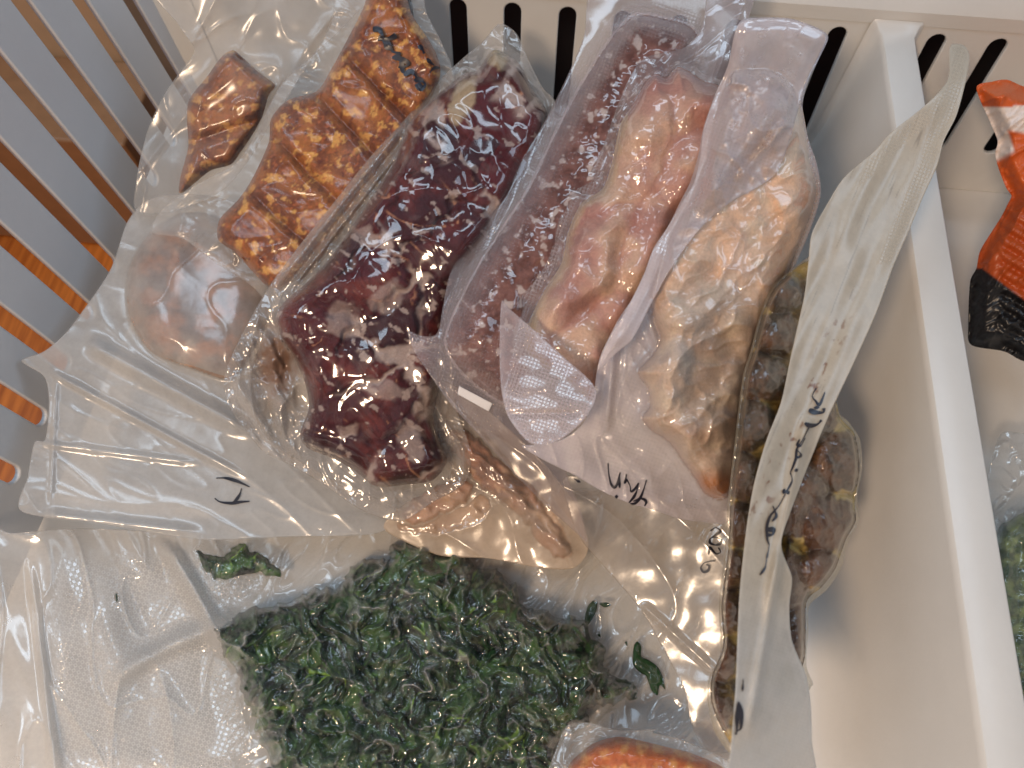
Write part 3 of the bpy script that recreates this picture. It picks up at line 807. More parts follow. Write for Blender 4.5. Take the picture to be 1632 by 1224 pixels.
bf.body('beef', [(740, 118), (760, 112), (785, 80), (805, 85), (830, 105), (850, 145), (872, 180), (860, 230), (820, 310), (780, 380), (735, 440), (712, 520), (705, 600), (690, 660), (700, 700), (712, 735), (690, 765), (650, 772), (600, 775), (562, 748), (525, 728), (492, 715), (478, 694), (492, 650), (486, 610), (468, 570), (448, 540), (440, 505), (455, 480), (500, 440), (540, 392), (585, 325), (620, 270), (640, 228), (652, 196), (692, 156)], 0.024, 34, bf_h, bf_col, FOOD, thick=0.035, step=1.9, fnoise=bf_f)
bf.skirt = 0.006; bf.fall = 12
def bf_wr(x, y):
    r = fold(x, y, 650, 190, 430, 470, 8, 0.009) + fold(x, y, 668, 200, 445, 485, 4, 0.004)
    low = sst(470, 540, y) * sst(520, 470, x)
    r = r + low * (0.010 * sst(440, 360, x) + 0.0045 * ridged(x, y, 46, 266, 2, 4, ang=1.1, stretch=2.2) + 0.004 * fbm(x, y, 44, 267, 2))
    r = r + fold(x, y, 372, 600, 440, 715, 8, 0.007) + fold(x, y, 425, 520, 455, 700, 10, 0.006)
    return r + 0.003 * ridged(x, y, 60, 262, 2, 5, ang=1.2, stretch=2) + 0.003 * fbm(x, y, 60, 263, 2)
bf.wr = bf_wr
bf.tight = lambda x, y: 0.0008 * ridged(x, y, 95, 265, 1, 5, ang=-0.6, stretch=1.5)
def smear(x, y): return sst(0.9, 0.2, np.hypot((x - 440) / 52, (y - 580) / 88) + 0.35 * fbm(x, y, 16, 270, 4))
def bf_fog(x, y):
    d = sdf(bf.bodies[0][0], x, y)
    return np.where(d > 3, 0.01 + 0.08 * sst(0.15, 0.5, fbm(x, y, 40, 271, 4)), 0.24 + 0.62 * smear(x, y) + 0.12 * sst(0.1, 0.5, fbm(x, y, 30, 274)))
def bf_fc(x, y): return mixc(np.tile(lin(214, 206, 200), (len(x), 1)), np.tile(lin(140, 100, 74), (len(x), 1)), smear(x, y) * 0.9)
bf.film(bf_fog, fogcol=bf_fc, step=2.2)

# ------------------------------------------------------------------ bony pieces under the bags
rb = Bag('rib_bag', 'clear bag of pinkish brown bony meat pieces between the beef and the spinach', 'food bag',
         [(610, 655, .074), (660, 590, .080), (740, 660, .066), (700, 780, .044), (620, 860, .032), (920, 880, .034), (860, 760, .050), (800, 900, .028)],
         [(611, 655), (625, 625), (655, 590), (700, 600), (760, 640), (850, 720), (915, 800), (938, 870), (915, 905), (860, 905), (780, 890), (700, 885), (620, 850), (615, 830), (650, 800), (700, 780), (720, 745), (690, 715), (664, 690), (640, 680)])
def rb_col(a, b):
    a, b = np.array(a), np.array(b)
    def f(x, y):
        n = fbm(x, y, 26, 280, 4, ang=0.8, stretch=2.2); c = mixc(np.tile(a, (len(x), 1)), np.tile(b, (len(x), 1)), sst(-0.2, 0.3, n))
        return mixc(c, np.tile(lin(222, 186, 158), (len(x), 1)), sst(0.12, 0.4, fbm(x, y, 18, 283, 4, ang=0.8, stretch=2.0)) * 0.7)
    return f
rn = lambda x, y: 0.004 * ridged(x + 14 * fbm(x, y, 30, 286, 2), y, 40, 288, 3, 2, ang=0.8, stretch=2.4) + 0.004 * fbm(x, y, 44, 287, 2) - 0.003
def rag(pts, amp=9, sc=16, seed=600): return ragged(spline(pts), amp, sc, seed).tolist()
rb.body('copper_piece', [(627, 636), (645, 612), (664, 590), (680, 600), (700, 640), (690, 652), (660, 656), (640, 652)], 0.009, 16, rn, rb_col(lin(176, 116, 84), lin(206, 150, 116)), FOOD, thick=0.012, step=1.8)
rb.body('dark_piece', rag([(688, 690), (730, 684), (765, 700), (800, 740), (850, 780), (862, 800), (900, 850), (912, 882), (885, 888), (850, 850), (832, 830), (800, 800), (770, 780), (735, 735)]), 0.010, 26, rn, rb_col(lin(104, 52, 42), lin(172, 118, 96)), FOOD, thick=0.02, step=1.8, smooth=False)
rb.body('tan_piece', rag([(632, 832), (668, 838), (704, 822), (740, 806), (768, 792), (782, 808), (764, 834), (726, 846), (688, 852), (652, 850)]), 0.004, 16, rn, rb_col(lin(160, 116, 84), lin(204, 166, 132)), FOOD, thick=0.012, step=1.8, smooth=False)
rb.body('pink_bone', rag([(640, 816), (662, 794), (700, 772), (734, 764), (752, 778), (742, 800), (702, 820), (668, 834), (648, 832)]), 0.010, 24, rn, rb_col(lin(184, 128, 110), lin(214, 168, 150)), FOOD, thick=0.018, step=1.8, smooth=False)
rb.body('pale_piece', rag([(845, 800), (880, 812), (905, 850), (912, 885), (892, 890), (862, 862), (838, 830)]), 0.006, 22, rn, rb_col(lin(190, 136, 104), lin(226, 190, 160)), FOOD, thick=0.012, step=1.8, smooth=False)
rb.wr = lambda x, y: 0.0016 * ridged(x, y, 90, 290, 1, 5, ang=0.8, stretch=2.4) + 0.002 * fbm(x, y, 60, 293, 2)
def rb_fog(x, y):
    strip = np.exp(-(((x - 690) * 0.80 - (y - 740) * 0.60 + 0) / 26) ** 4)
    low = sst(740, 840, y)
    return 0.24 + 0.32 * low + 0.12 * strip * sst(650, 700, y)
rb.film(rb_fog, fogcol=const_col(lin(228, 208, 186)), step=2.3, mat=FILM_SOFT)

# ------------------------------------------------------------------ long ground meat roll with pale frost specks
gm = Bag('ground_meat_bag', 'vacuum bag of a long dull brown red meat roll dotted with white frost specks', 'food bag',
         [(1000, -20, .178), (1130, 60, .172), (870, 190, .152), (1000, 350, .138), (720, 430, .140), (900, 560, .112), (660, 540, .135), (800, 720, .096), (925, 860, .060), (780, 560, .122)],
         [(960, -40), (1180, -40), (1150, 100), (1080, 260), (1000, 420), (940, 560), (900, 700), (905, 760), (925, 810), (936, 862), (925, 855), (880, 815), (820, 755), (760, 690), (715, 640), (680, 590), (660, 560), (650, 528), (668, 534), (690, 536), (700, 524), (704, 500), (716, 440), (738, 400), (770, 355), (808, 310), (835, 250), (870, 190), (900, 130), (930, 60)])
def gm_col(x, y):
    n = fbm(x, y, 30, 300, 4); c = mixc(np.tile(lin(94, 58, 52), (len(x), 1)), np.tile(lin(126, 86, 78), (len(x), 1)), sst(-0.3, 0.3, n))
    c = mixc(c, np.tile(lin(150, 104, 96), (len(x), 1)), sst(0.1, 0.4, fbm(x, y, 8, 304, 3)) * 0.5)
    sp_ = sst(0.22, 0.36, fbm(x, y, 19, 308, 3))
    c = mixc(c, np.tile(lin(196, 184, 182), (len(x), 1)), sp_ * 0.8)
    d = sdf(gm_edge, x, y)
    return c
gm_edge = spline([(1005, 28), (1030, 24), (1060, 30), (1100, 42), (1112, 70), (1090, 140), (1050, 240), (990, 370), (930, 490), (890, 570), (850, 640), (800, 640), (745, 600), (716, 562), (714, 530), (735, 480), (770, 415), (815, 345), (850, 290), (885, 215), (925, 140), (965, 75)])
gm.body('meat_roll', gm_edge.tolist(), 0.026, 60, lambda x, y: 0.0016 * fbm(x, y, 34, 311, 3), gm_col, FOOD, thick=0.035, step=2.0, smooth=False)
gm.skirt = 0.007; gm.fall = 16
gm.wr = lambda x, y: 0.0012 * fbm(x, y, 90, 315, 2) + fold(x, y, 655, 555, 930, 865, 5, -0.0015) + fold(x, y, 860, 180, 715, 520, 12, 0.003)
gm.tight = lambda x, y: 0.0005 * ridged(x, y, 60, 317, 2, 5, ang=-1.0, stretch=3)
def gm_fog(x, y):
    d = sdf(gm_edge, x, y)
    q = (x - 655) * 0.743 - (y - 530) * 0  # unused direction keeps the strip straight
    s = ((x - 650) * 0.76 - (y - 528) * -0.0)
    ds = ((x - 655) * -(865 - 540) + (y - 540) * (925 - 655)) / math.hypot(325, 270)
    strip = sst(-22, -12, ds) * sst(560, 600, y)
    left = sst(40, 4, d)
    return 0.015 + 0.20 * left * (d > -4) + np.where(d < 0, 0.17, 0) - 0.04 * strip
def gm_emb(x, y):
    d = sdf(gm_edge, x, y)
    band = sst(46, 14, d) * sst(-26, -8, d) * (x + y * 0.62 < 1260)
    low = sst(520, 570, y) * sst(700, 680, x * 0 + y)
    return np.clip(band + low * (x < 800), 0, 1)
gm.film(gm_fog, gm_emb, fogcol=const_col(lin(214, 200, 206)), step=2.1)
lab = [(734, 617), (740, 616), (784, 643), (779, 655), (731, 628)]
solid('paper_label', np.array([(732, 615), (785, 643), (779, 656), (729, 628)], float), 2.0, lambda x, y: gm.zfilm(x, y) + 0.0011, lambda x, y: gm.zfilm(x, y) + 0.0006, LABEL, gm.root)

# ------------------------------------------------------------------ pink raw poultry
pk = Bag('pink_meat_bag', 'clear bag of glossy pink raw meat with waffled film flap folded at lower end', 'food bag',
         [(1060, 80, .192), (1200, 0, .188), (930, 300, .166), (1050, 400, .152), (800, 480, .152), (960, 620, .126), (830, 700, .118), (1100, 240, .170)],
         [(1020, 98), (1045, 86), (1090, 76), (1120, 40), (1135, -40), (1210, -40), (1190, 40), (1180, 130), (1130, 260), (1060, 400), (1010, 480), (965, 570), (950, 640), (925, 680), (885, 706), (850, 708), (828, 690), (808, 660), (799, 620), (797, 560), (797, 500), (812, 490), (850, 450), (875, 410), (893, 340), (905, 305), (940, 275), (962, 230), (980, 180), (1000, 130)])
def pk_h(x, y):
    wx = x + 16 * fbm(x, y, 70, 330); wy = y + 16 * fbm(x, y, 70, 331)
    f1, f2, i = worley(wx, wy, 95, 335, ang=-1.05, stretch=1.5)
    return 0.006 * sst(0, 0.6, f2 - f1) - 0.003 + 0.003 * fbm(x, y, 60, 338, 2)
def pk_col(x, y):
    wx = x + 16 * fbm(x, y, 70, 330); wy = y + 16 * fbm(x, y, 70, 331)
    n = len(x); f1, f2, i = worley(wx, wy, 95, 335, ang=-1.05, stretch=1.5)
    k = fbm(x, y, 80, 341, 3)
    c = mixc(np.tile(lin(188, 144, 132), (n, 1)), np.tile(lin(210, 176, 154), (n, 1)), sst(-0.15, 0.3, k + 0.25 * (i - 0.5)))
    c = mixc(c, np.tile(lin(166, 114, 104), (n, 1)), sst(-0.05, -0.4, k) * 0.5 + sst(0.10, 0.0, f2 - f1) * 0.4)
    c = mixc(c, np.tile(lin(176, 120, 110), (n, 1)), sst(240, 120, y) * 0.6)
    c = mixc(c, np.tile(lin(226, 190, 170), (n, 1)), sst(0.72, 0.9, ridged(x, y, 60, 344, 3, 4, ang=-0.9, stretch=2)) * 0.35)
    d = sdf(pk_edge, x, y)
    return mixc(c, np.tile(lin(214, 190, 148), (n, 1)), sst(16, 3, d + 6 * fbm(x, y, 18, 347, 2)) * (x < 1000) * 0.65)
pk_edge = spline([(1030, 130), (1045, 118), (1062, 124), (1078, 108), (1096, 112), (1120, 128), (1150, 140), (1170, 180), (1130, 280), (1080, 370), (1050, 440), (1010, 510), (970, 590), (950, 640), (928, 634), (900, 610), (870, 590), (842, 566), (834, 545), (846, 505), (870, 458), (894, 420), (905, 370), (925, 325), (960, 300), (975, 260), (982, 225), (990, 195), (1008, 168)])
pk.body('pink_meat', pk_edge.tolist(), 0.026, 36, pk_h, pk_col, FOOD, thick=0.035, step=2.0, smooth=False)
pk.skirt = 0.009; pk.fall = 14
pk.wr = lambda x, y: 0.0022 * fbm(x, y, 70, 350, 2) + 0.002 * ridged(x, y, 60, 352, 2, 5, ang=-1.0, stretch=2)
pk.tight = lambda x, y: 0.0022 * ridged(x, y, 66, 355, 2, 8, ang=-1.0, stretch=1.6)
pk.film(lambda x, y: np.where(sdf(pk_edge, x, y) > 4, 0.05 + 0.10 * sst(0.2, 0.5, fbm(x, y, 40, 357, 3)), 0.24 + 0.08 * fbm(x, y, 40, 358)),
        lambda x, y: sst(-2, -8, sdf(pk_edge, x, y)) * (x < 960) * (y > 220), fogcol=const_col(lin(220, 206, 208)), step=2.1)
flap = spline([(799, 482), (812, 492), (850, 525), (900, 570), (945, 612), (948, 640), (925, 675), (888, 703), (850, 708), (828, 690), (808, 660), (799, 620), (796, 560)], n=6)
fzb = rbf([(798, 480, .172), (798, 620, .172), (858, 706, .175), (945, 630, .1815), (870, 560, .1775)])
fz_ = lambda x, y: fzb(x, y) + 0.0012 * fbm(x, y, 60, 360, 2) + fold(x, y, 800, 660, 935, 658, 5, -0.0015) + 0.003 * np.exp(-(((x - 868) * 0.95 - (y - 590) * 0.30) / 34) ** 2)
solid('film_flap', flap, 2.0, fz_, lambda x, y: fz_(x, y) - 0.001, FILM, pk.root,
      {'fog': lambda x, y: 0.22 + 0.12 * sst(14, 2, sdf(flap, x, y)), 'emb': lambda x, y: sst(30, 46, x - 800 + 0.2 * (y - 480)) * 1.0, 'FogCol': const_col(lin(224, 212, 216))})

# ------------------------------------------------------------------ pale chicken in a milky bag marked Thin
cn = Bag('chicken_bag', 'milky vacuum bag of pale beige chicken with handwriting reading Thin at its lower edge', 'food bag',
         [(1240, 20, .208), (1300, 120, .200), (1050, 380, .186), (1280, 330, .166), (1000, 520, .178), (1180, 600, .142), (900, 720, .140), (1150, 830, .110), (1040, 810, .122), (1100, 650, .148)],
         [(1178, 36), (1215, 28), (1262, 30), (1306, 46), (1320, 60), (1306, 92), (1288, 130), (1279, 170), (1288, 220), (1302, 262), (1308, 310), (1290, 370), (1260, 440), (1235, 510), (1205, 590), (1192, 680), (1175, 780), (1160, 832), (1120, 832), (1080, 826), (1040, 812), (1003, 802), (960, 783), (915, 757), (870, 735), (832, 712), (850, 709), (890, 703), (925, 680), (944, 645), (950, 600), (958, 565), (985, 510), (1012, 470), (1030, 430), (1042, 395), (1065, 360), (1085, 320), (1100, 290), (1112, 250), (1122, 200), (1140, 150), (1160, 105)])
cn_edge = spline([(1162, 112), (1200, 104), (1240, 110), (1270, 140), (1284, 200), (1294, 260), (1304, 300), (1294, 345), (1262, 425), (1238, 490), (1212, 560), (1196, 620), (1182, 700), (1176, 760), (1164, 790), (1146, 797), (1122, 787), (1106, 762), (1088, 738), (1072, 714), (1058, 700), (1036, 686), (1022, 666), (1034, 645), (1030, 616), (1015, 592), (1042, 560), (1050, 538), (1040, 510), (1036, 480), (1044, 440), (1056, 400), (1078, 345), (1104, 300), (1120, 250), (1128, 205), (1146, 150)])
def cn_h(x, y):
    wx = x + 22 * fbm(x, y, 80, 370); wy = y + 22 * fbm(x, y, 80, 371)
    f1, f2, i = worley(wx, wy, 84, 374, ang=-0.9, stretch=1.4)
    return 0.004 * sst(0, 0.7, f2 - f1) - 0.002 + 0.0055 * fbm(x, y, 80, 377, 2) + 0.0028 * ridged(x + 12 * fbm(x, y, 40, 378, 2), y, 70, 379, 2, 3, ang=-0.8, stretch=1.5)
def cn_col(x, y):
    n = len(x); k = fbm(x, y, 70, 380, 4)
    wx = x + 22 * fbm(x, y, 80, 370); wy = y + 22 * fbm(x, y, 80, 371)
    f1, f2, i = worley(wx, wy, 84, 374, ang=-0.9, stretch=1.4)
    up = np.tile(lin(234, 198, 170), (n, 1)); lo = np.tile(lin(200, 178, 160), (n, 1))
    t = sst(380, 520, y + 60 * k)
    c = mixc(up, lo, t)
    c = mixc(c, np.tile(lin(222, 204, 182), (n, 1)), sst(0.05, 0.4, fbm(x, y, 44, 383, 3)) * 0.6)
    c = mixc(c, np.tile(lin(196, 150, 120), (n, 1)), sst(0.12, 0.5, fbm(x, y, 60, 387, 3)) * 0.3)
    c = mixc(c, np.tile(lin(160, 122, 100), (n, 1)), sst(0.1, 0.0, f2 - f1) * 0.18)
    c = mixc(c, np.tile(lin(206, 196, 186), (n, 1)), sst(0.8, 0.95, ridged(x, y, 55, 390, 3, 4)) * 0.4)
    return mixc(c, np.tile(lin(172, 104, 44), (n, 1)), sst(735, 772, y + 8 * k) * 0.85)
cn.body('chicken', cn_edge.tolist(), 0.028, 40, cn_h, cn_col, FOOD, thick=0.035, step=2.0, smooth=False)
cn.skirt = 0.008; cn.fall = 16
def cn_wr(x, y):
    r = fold(x, y, 985, 480, 965, 700, 7, 0.004) + fold(x, y, 965, 690, 1060, 790, 9, 0.0015) + fold(x, y, 1012, 450, 1050, 560, 6, 0.004)
    return r + 0.002 * fbm(x, y, 80, 392, 2) + 0.0015 * ridged(x, y, 90, 394, 2, 5, ang=1.2, stretch=2)
cn.wr = cn_wr
cn.tight = lambda x, y: 0.0032 * ridged(x, y, 80, 396, 2, 7, ang=-1.0, stretch=1.5)
def cn_fog(x, y):
    d = sdf(cn_edge, x, y); e = sdf(cn.film_poly, x, y)
    out = 0.40 + 0.10 * fbm(x, y, 60, 398, 3) + 0.14 * sst(40, 4, e) * (x < 1050)
    return np.where(d > 3, 0.04 + 0.16 * sst(0.05, 0.5, fbm(x, y, 50, 399, 4)), out)
cn.film(cn_fog, lambda x, y: sst(-3, -12, sdf(cn_edge, x, y)) * 0.3, fogcol=const_col(lin(226, 218, 224)), step=2.1)
# the loose upper end of the bag, folded forward over the chicken
hood = spline([(1176, 40), (1215, 30), (1262, 32), (1304, 48), (1316, 62), (1302, 94), (1284, 132), (1272, 175), (1258, 225), (1238, 275), (1205, 300), (1165, 322), (1120, 360), (1088, 400), (1062, 440), (1040, 480), (1008, 540), (985, 560), (960, 580), (953, 585), (968, 545), (1000, 490), (1025, 440), (1040, 400), (1062, 365), (1090, 315), (1108, 290), (1116, 250), (1126, 215), (1150, 240), (1195, 208), (1240, 200), (1262, 170), (1180, 120), (1165, 105)], n=5)
hood = spline([(1176, 40), (1215, 30), (1262, 32), (1304, 48), (1316, 62), (1302, 94), (1284, 132), (1272, 175), (1258, 225), (1238, 275), (1205, 300), (1165, 322), (1120, 360), (1088, 400), (1062, 440), (1040, 480), (1008, 540), (985, 560), (953, 590), (968, 545), (1000, 490), (1025, 440), (1040, 400), (1062, 365), (1090, 318), (1106, 290), (1116, 250), (1122, 205), (1140, 150), (1160, 105)], n=5)
hz = lambda x, y: np.maximum(cn.zfilm(x, y), cn.base(x, y) + 0.016) + 0.007 + 0.002 * sst(0, 20, sdf(hood, x, y)) + 0.022 * sst(150, 20, y) + fold(x, y, 1250, 150, 1105, 345, 16, 0.010) + fold(x, y, 1262, 185, 1165, 300, 7, 0.006) + 0.003 * fbm(x, y, 70, 401, 2, ang=-1, stretch=3)
solid('film_flap', hood, 2.1, hz, lambda x, y: hz(x, y) - 0.001, FILM, cn.root,
      {'fog': lambda x, y: 0.36 + 0.12 * sst(14, 2, sdf(hood, x, y)) + 0.10 * sst(330, 420, y) + 0.05 * fbm(x, y, 50, 405), 'emb': lambda x, y: 0.35 * sst(100, 200, y), 'FogCol': const_col(lin(224, 214, 218))})
cn.write([(cr(p, 900, 580, 4.373), wd) for p, wd in (
    ([(302, 690), (306, 760), (322, 835), (346, 860), (366, 835), (386, 755)], 3.6), ([(386, 755), (380, 815), (384, 866)], 3.4),
    ([(430, 768), (424, 812), (416, 836)], 3.4), ([(430, 800), (455, 850), (462, 890), (490, 870), (516, 828)], 3.0), ([(516, 828), (500, 890), (480, 930), (446, 970)], 3.4), ([(362, 912), (359, 938)], 4.4),
    ([(570, 808), (552, 870), (528, 930), (490, 972), (456, 974)], 3.6), ([(478, 958), (520, 938), (556, 946), (568, 966), (556, 992)], 3.6), )])
cn.write([(cr([(66, 800), (110, 826)], 900, 580, 4.373), 3.4)], name='ink_mark')

# ------------------------------------------------------------------ brown sausages with their milky open seal standing up
ss = Bag('sausage_bag', 'clear vacuum bag of brown sausages with a tall milky flap of handwriting along it', 'food bag',
         [(1290, 400, .168), (1250, 700, .150), (1180, 900, .140), (1150, 1180, .122), (1380, 680, .120), (1340, 940, .100), (1280, 1150, .118), (1360, 500, .150)],
         [(1285, 412), (1305, 405), (1330, 440), (1335, 560), (1335, 650), (1352, 672), (1370, 700), (1374, 745), (1366, 790), (1368, 830), (1352, 860), (1340, 905), (1318, 940), (1290, 965), (1288, 1010), (1285, 1060), (1296, 1090), (1290, 1100), (1240, 1200), (1180, 1215), (1140, 1168), (1128, 1120), (1130, 1080), (1148, 1040), (1146, 960), (1155, 880), (1160, 800), (1168, 730), (1176, 660), (1184, 600), (1196, 560), (1212, 500), (1232, 455)])
lumps = [(1258, 468, 30, 38, .3), (1248, 532, 36, 42, .4), (1226, 600, 40, 46, .3), (1212, 678, 38, 48, .1), (1196, 760, 30, 46, .1), (1186, 835, 27, 42, .1), (1176, 905, 26, 36, .0), (1172, 978, 26, 40, .0), (1160, 1050, 28, 44, .1), (1154, 1125, 24, 50, -.2),
         (1332, 735, 44, 50, .3), (1312, 832, 56, 50, .5), (1308, 908, 38, 34, 0.2), (1290, 770, 34, 40, 0), (1262, 930, 26, 60, 0), (1270, 1010, 22, 56, 0), (1300, 660, 40, 60, 0), (1270, 800, 40, 70, 0)]
def ss_e(x, y):
    wx = x + 7 * fbm(x, y, 30, 420); wy = y + 7 * fbm(x, y, 30, 421)
    e = np.full(x.shape, 9.0)
    for k, (cx, cy, rx, ry, a) in enumerate(lumps):
        if k < 10: cx -= 13; rx += 8
        else: rx += 4; ry += 4
        u = (wx - cx) * math.cos(a) + (wy - cy) * math.sin(a); v = -(wx - cx) * math.sin(a) + (wy - cy) * math.cos(a)
        e = np.minimum(e, np.hypot(u / rx, v / ry))
    return e
def ss_h(x, y):
    e = ss_e(x, y)
    return 0.030 * np.sqrt(np.clip(1 - e ** 2 * 0.85, 0, 1)) + 0.0012 * fbm(x, y, 14, 424, 3)
def ss_col(x, y):
    n = len(x); e = ss_e(x, y); k = fbm(x, y, 24, 427, 4)
    c = mixc(np.tile(lin(54, 38, 26), (n, 1)), np.tile(lin(96, 66, 45), (n, 1)), sst(-0.25, 0.3, k))
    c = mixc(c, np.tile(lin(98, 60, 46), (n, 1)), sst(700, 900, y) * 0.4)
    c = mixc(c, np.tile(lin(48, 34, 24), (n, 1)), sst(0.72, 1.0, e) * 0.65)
    c = mixc(c, np.tile(lin(150, 116, 92), (n, 1)), sst(0.22, 0.4, fbm(x, y, 10, 431, 3)) * 0.2)
    fat = sst(0.84, 0.98, e + 0.35 * fbm(x, y, 28, 430, 3))
    c = mixc(c, np.tile(lin(214, 186, 112), (n, 1)), fat * 0.85 * sst(-0.3, 0.2, fbm(x, y, 90, 433, 2) + 0.15))
    return c
ss_edge = spline([(1288, 416), (1308, 430), (1325, 480), (1330, 600), (1338, 662), (1362, 692), (1370, 745), (1362, 800), (1364, 830), (1348, 860), (1332, 905), (1310, 935), (1286, 958), (1284, 1010), (1280, 1060), (1240, 1150), (1180, 1195), (1150, 1160), (1134, 1120), (1134, 1080), (1152, 1030), (1150, 960), (1160, 880), (1164, 800), (1172, 730), (1180, 660), (1188, 600), (1200, 560), (1216, 500), (1234, 460), (1262, 432)])
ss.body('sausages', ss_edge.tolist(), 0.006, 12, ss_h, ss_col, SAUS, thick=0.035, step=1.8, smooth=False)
ss.skirt = 0.006; ss.fall = 8
ss.wr = lambda x, y: 0.002 * fbm(x, y, 40, 436, 2)
ss.tight = lambda x, y: 0.0026 * ridged(x, y, 44, 438, 2, 6, ang=1.2, stretch=1.4) + 0.0006 * fbm(x, y, 6, 441, 2) * sst(0.1, 0.4, fbm(x, y, 50, 442, 2))
def ss_fog(x, y):
    d = sdf(ss_edge, x, y); e = ss_e(x, y)
    return 0.015 + 0.07 * sst(0.92, 1.12, e) * sst(1265, 1300, x) + 0.05 * sst(0.1, 0.5, fbm(x, y, 30, 445, 4)) + 0.22 * sst(3, -3, d)
ss.film(ss_fog, lambda x, y: 0.25 * sst(0.0, 0.4, fbm(x, y, 60, 447, 2)), fogcol=const_col(lin(214, 204, 180)), step=1.9)
strip = spline([(1513, 78), (1522, 70), (1538, 74), (1545, 92), (1538, 135), (1524, 185), (1504, 225), (1493, 266), (1472, 312), (1447, 372), (1424, 424), (1396, 500), (1360, 580), (1322, 660), (1295, 725), (1262, 810), (1245, 868), (1262, 920), (1258, 965), (1262, 1020), (1284, 1075), (1292, 1120), (1294, 1180), (1294, 1260), (1162, 1260), (1164, 1200), (1172, 1100), (1176, 1000), (1180, 930), (1190, 840), (1202, 770), (1222, 700), (1245, 640), (1262, 560), (1282, 470), (1288, 420), (1294, 372), (1320, 322), (1346, 282), (1392, 242), (1420, 211), (1472, 170), (1510, 128)], n=6)
stb = rbf([(1528, 80, .215), (1500, 150, .214), (1440, 215, .205), (1350, 330, .200), (1470, 320, .192), (1270, 560, .192), (1370, 560, .186), (1200, 800, .188), (1265, 800, .178), (1180, 1000, .186), (1262, 1000, .168), (1170, 1240, .180), (1292, 1240, .160)])
def stz(x, y):
    u = x + (y - 600) * 0.42
    g = sst(900, 800, y)
    return stb(x, y) + g * (0.0005 * np.sin((x * 0.92 + y * 0.40) / 11.0 + 2.5 * fbm(x, y, 120, 450, 1)) + 0.0012 * fbm(x * 0.92 + y * 0.40, y * 0.12, 26, 452, 1)) + fold(x, y, 1245, 870, 1190, 1180, 8, 0.003) + fold(x, y, 1290, 650, 1215, 1000, 10, 0.004) + 0.001 * fbm(x, y, 90, 454, 1)
def st_col(x, y):
    n = len(x); c = np.tile(lin(208, 198, 182), (n, 1))
    c = mixc(c, np.tile(lin(204, 202, 198), (n, 1)), sst(900, 1050, y))
    u = x * 0.92 + y * 0.40
    line = sst(0.66, 0.9, ridged(u * 1.0, y * 0.06, 20, 456, 2, 4)) * sst(880, 700, y)
    c = mixc(c, np.tile(lin(122, 112, 104), (n, 1)), line * 0.45)
    rust = sst(0.22, 0.40, fbm(x, y, 12, 459, 4, ang=1.9, stretch=1.8)) * np.exp(-((u - (1232 * 0.92 + 760 * 0.4)) / 16) ** 2) * sst(450, 560, y) * sst(900, 820, y)
    return mixc(c, np.tile(lin(132, 78, 40), (n, 1)), np.clip(rust, 0, 1) * 0.9)
def st_fog(x, y):
    d = sdf(strip, x, y)
    return 0.80 + 0.12 * fbm(x, y, 60, 462, 3) + 0.2 * sst(6, 1, d) - 0.12 * sst(950, 1100, y)
def st_emb(x, y):
    d = sdf(strip, x, y)
    return sst(30, 22, d) * sst(4, 10, d) * (x * 1.0 + y * 0.45 > 1500) * (y < 420) * 2.0 + 0.25 * sst(850, 950, y)
solid('film_flap', strip, 1.8, stz, lambda x, y: stz(x, y) - 0.0012, FILM_MILK, ss.root, {'fog': st_fog, 'emb': st_emb, 'FogCol': st_col})
S1 = [(cr(p, 1180, 600, 3.6), wd) for p, wd in (
    ([(436, 66), (412, 112), (432, 142), (452, 164), (470, 130), (486, 88)], 2.8), ([(392, 192), (430, 206), (476, 206), (478, 182)], 5.0), ([(420, 180), (455, 178)], 3.5),
    ([(368, 268), (400, 282), (440, 276), (466, 250)], 4.5), ([(396, 288), (370, 340), (340, 390), (322, 420), (318, 470), (300, 520), (286, 552)], 2.6), ([(372, 352), (346, 398), (326, 392), (340, 360)], 2.8),
    ([(310, 544), (332, 532)], 3.6), ([(286, 552), (296, 600), (262, 664)], 2.2), ([(166, 968), (150, 1050)], 2.0), ([(322, 420), (350, 452), (318, 470)], 2.6), ([(240, 656), (282, 670)], 5.5), ([(262, 664), (222, 740), (172, 800), (152, 860), (154, 930), (166, 968)], 3.0), ([(186, 742), (206, 800), (180, 832)], 3.0),
    ([(156, 880), (190, 880), (184, 908), (160, 910)], 5.0), ([(150, 1050), (140, 1100), (112, 1140)], 2.6))]
S2 = [(cr(p, 1100, 774, 2.72), wd) for p, wd in (([(230, 838), (227, 892)], 2.8), ([(210, 936), (204, 1000), (202, 1050), (198, 1080)], 5.5), ([(212, 940), (222, 980), (220, 1050), (204, 1062)], 5.0))]
S1 = [(p, w_ * 1.25) for p, w_ in S1]
ribbon('handwriting', S1, stz, 3.0, INK, ss.root, 0.0007)
ribbon('handwriting', S2, stz, 3.0, INK, ss.root, 0.0007)

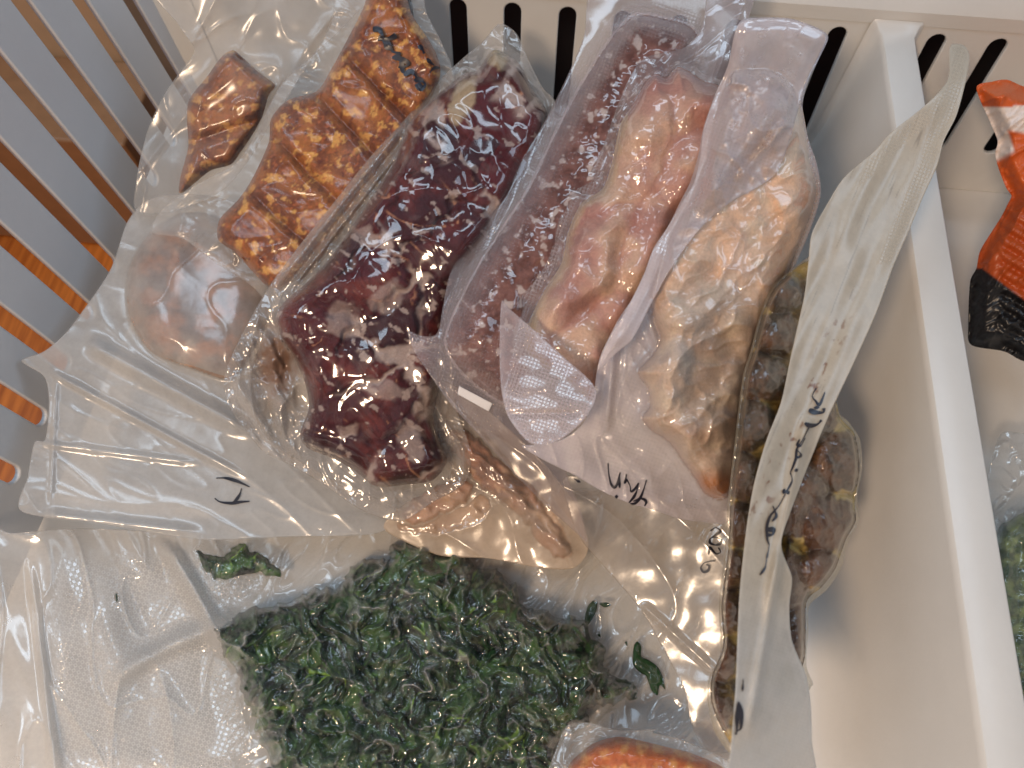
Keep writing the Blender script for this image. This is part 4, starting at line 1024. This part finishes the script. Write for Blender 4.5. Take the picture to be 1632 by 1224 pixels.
# ------------------------------------------------------------------ clear bag below, dated in ink, lying on the spinach bag
dt = Bag('dated_bag', 'empty clear end of a bag with inked number 2026 lying next to the sausages', 'food bag',
         [(930, 800, .052), (1160, 830, .058), (1000, 960, .026), (1180, 1100, .040), (1200, 900, .055)],
         [(900, 760), (1000, 780), (1100, 810), (1180, 820), (1190, 900), (1185, 1000), (1190, 1110), (1165, 1208), (1120, 1190), (1100, 1150), (1090, 1100), (1060, 1040), (1020, 970), (960, 900), (920, 850)])
dt.wr = lambda x, y: 0.0018 * ridged(x, y, 130, 470, 1, 6, ang=0.9, stretch=2.5) + 0.003 * fbm(x, y, 90, 473, 2) + fold(x, y, 1020, 960, 1150, 1080, 6, 0.004)
dt.film(lambda x, y: 0.16 + 0.06 * fbm(x, y, 60, 474), fogcol=const_col(lin(228, 214, 200)), step=2.3, mat=FILM_SOFT)
dt.write([(cr(p, 750, 774, 2.72), wd) for p, wd in (
    ([(1040, 196), (1062, 182), (1084, 196), (1066, 212), (1046, 224)], 3.0),
    ([(1064, 224), (1086, 234), (1082, 252), (1060, 258)], 3.2), ([(1064, 224), (1040, 228), (1038, 248), (1060, 258)], 3.2),
    ([(1074, 268), (1084, 288), (1066, 296), (1050, 282), (1036, 268), (1032, 300)], 3.0),
    ([(1062, 326), (1040, 328), (1012, 336), (998, 356), (1010, 374), (1030, 368), (1034, 348), (1020, 342)], 3.2))])

# ------------------------------------------------------------------ right compartment
def flatmat(): return mat_food('printed_foil', rough=0.35, spec=0.5, sss=0.0, fine=0.08, nscale=300, bump=0.0002)
pkz = rbf([(1560, 140, .150), (1632, 130, .150), (1590, 240, .125), (1650, 400, .100), (1550, 480, .070), (1640, 580, .060), (1720, 300, .12)])
pk_poly = spline([(1556, 140), (1582, 130), (1605, 127), (1632, 138), (1700, 160), (1720, 400), (1700, 590), (1632, 576), (1600, 560), (1548, 550), (1543, 520), (1546, 450), (1556, 428), (1562, 400), (1580, 370), (1596, 345), (1606, 325), (1612, 312), (1604, 300), (1592, 270), (1586, 245), (1590, 225), (1578, 195)], n=6)
pr = empty('snack_package', unproj(1620, 400, 0.0), 'crumpled orange, white and black foil package in the right compartment behind the divider', 'package')
def pr_col(x, y):
    n = len(x); O = np.tile(lin(204, 92, 36), (n, 1)); Wt = np.tile(lin(222, 208, 200), (n, 1)); K = np.tile(lin(22, 20, 22), (n, 1)); D = np.tile(lin(160, 68, 26), (n, 1))
    c = mixc(O, Wt, sst(168, 172, y - 0.02 * (x - 1570)) * sst(262, 250, y + 0.55 * (x - 1590)))
    c = mixc(c, O, (sst(1600, 1606, x - 0.35 * (y - 200)) * sst(200, 206, y)))
    c = mixc(c, Wt, sst(1608, 1614, x + 0.35 * (y - 180)) * sst(212, 204, y - 0.2 * (x - 1610)) * sst(166, 170, y))
    c = mixc(c, D, sst(300, 330, y) * 0.7)
    k = sst(428, 434, y - 0.75 * (x - 1570)) * sst(425, 430, y)
    return mixc(c, K, k)
solid('foil', pk_poly, 2.0, lambda x, y: pkz(x, y) + 0.012 * sst(0, 30, sdf(pk_poly, x, y)) + 0.004 * ridged(x, y, 50, 480, 3, 3, ang=-0.8, stretch=2) + 0.0012 * np.sin((x * 0.5 - y * 0.87) / 3.5) * sst(330, 360, y) * sst(1590, 1600, x),
      lambda x, y: pkz(x, y) - 0.03 * sst(0, 20, sdf(pk_poly, x, y)) - 0.002, flatmat(), pr, {'Col': pr_col})
gv = Bag('green_vegetable_bag', 'clear bag of pale green chopped vegetables at the right edge past the divider', 'food bag',
         [(1590, 700, .03), (1700, 700, .03), (1600, 1150, .04), (1700, 1150, .04)],
         [(1590, 700), (1632, 690), (1720, 690), (1720, 1150), (1600, 1150), (1560, 1000), (1560, 850)])
gv.body('green_vegetables', [(1590, 850), (1610, 830), (1640, 815), (1720, 820), (1720, 1120), (1600, 1120), (1570, 1000)], 0.02, 30, lambda x, y: 0.005 * fbm(x, y, 26, 490, 4),
        lambda x, y: mixc(np.tile(lin(60, 84, 50), (len(x), 1)), np.tile(lin(128, 146, 84), (len(x), 1)), sst(-0.2, 0.3, fbm(x, y, 22, 492, 4))), LEAF)
gv.wr = lambda x, y: 0.003 * ridged(x, y, 60, 495, 2, 5)
gv.film(lambda x, y: 0.14 + 0 * x, fogcol=const_col(lin(190, 200, 210)))
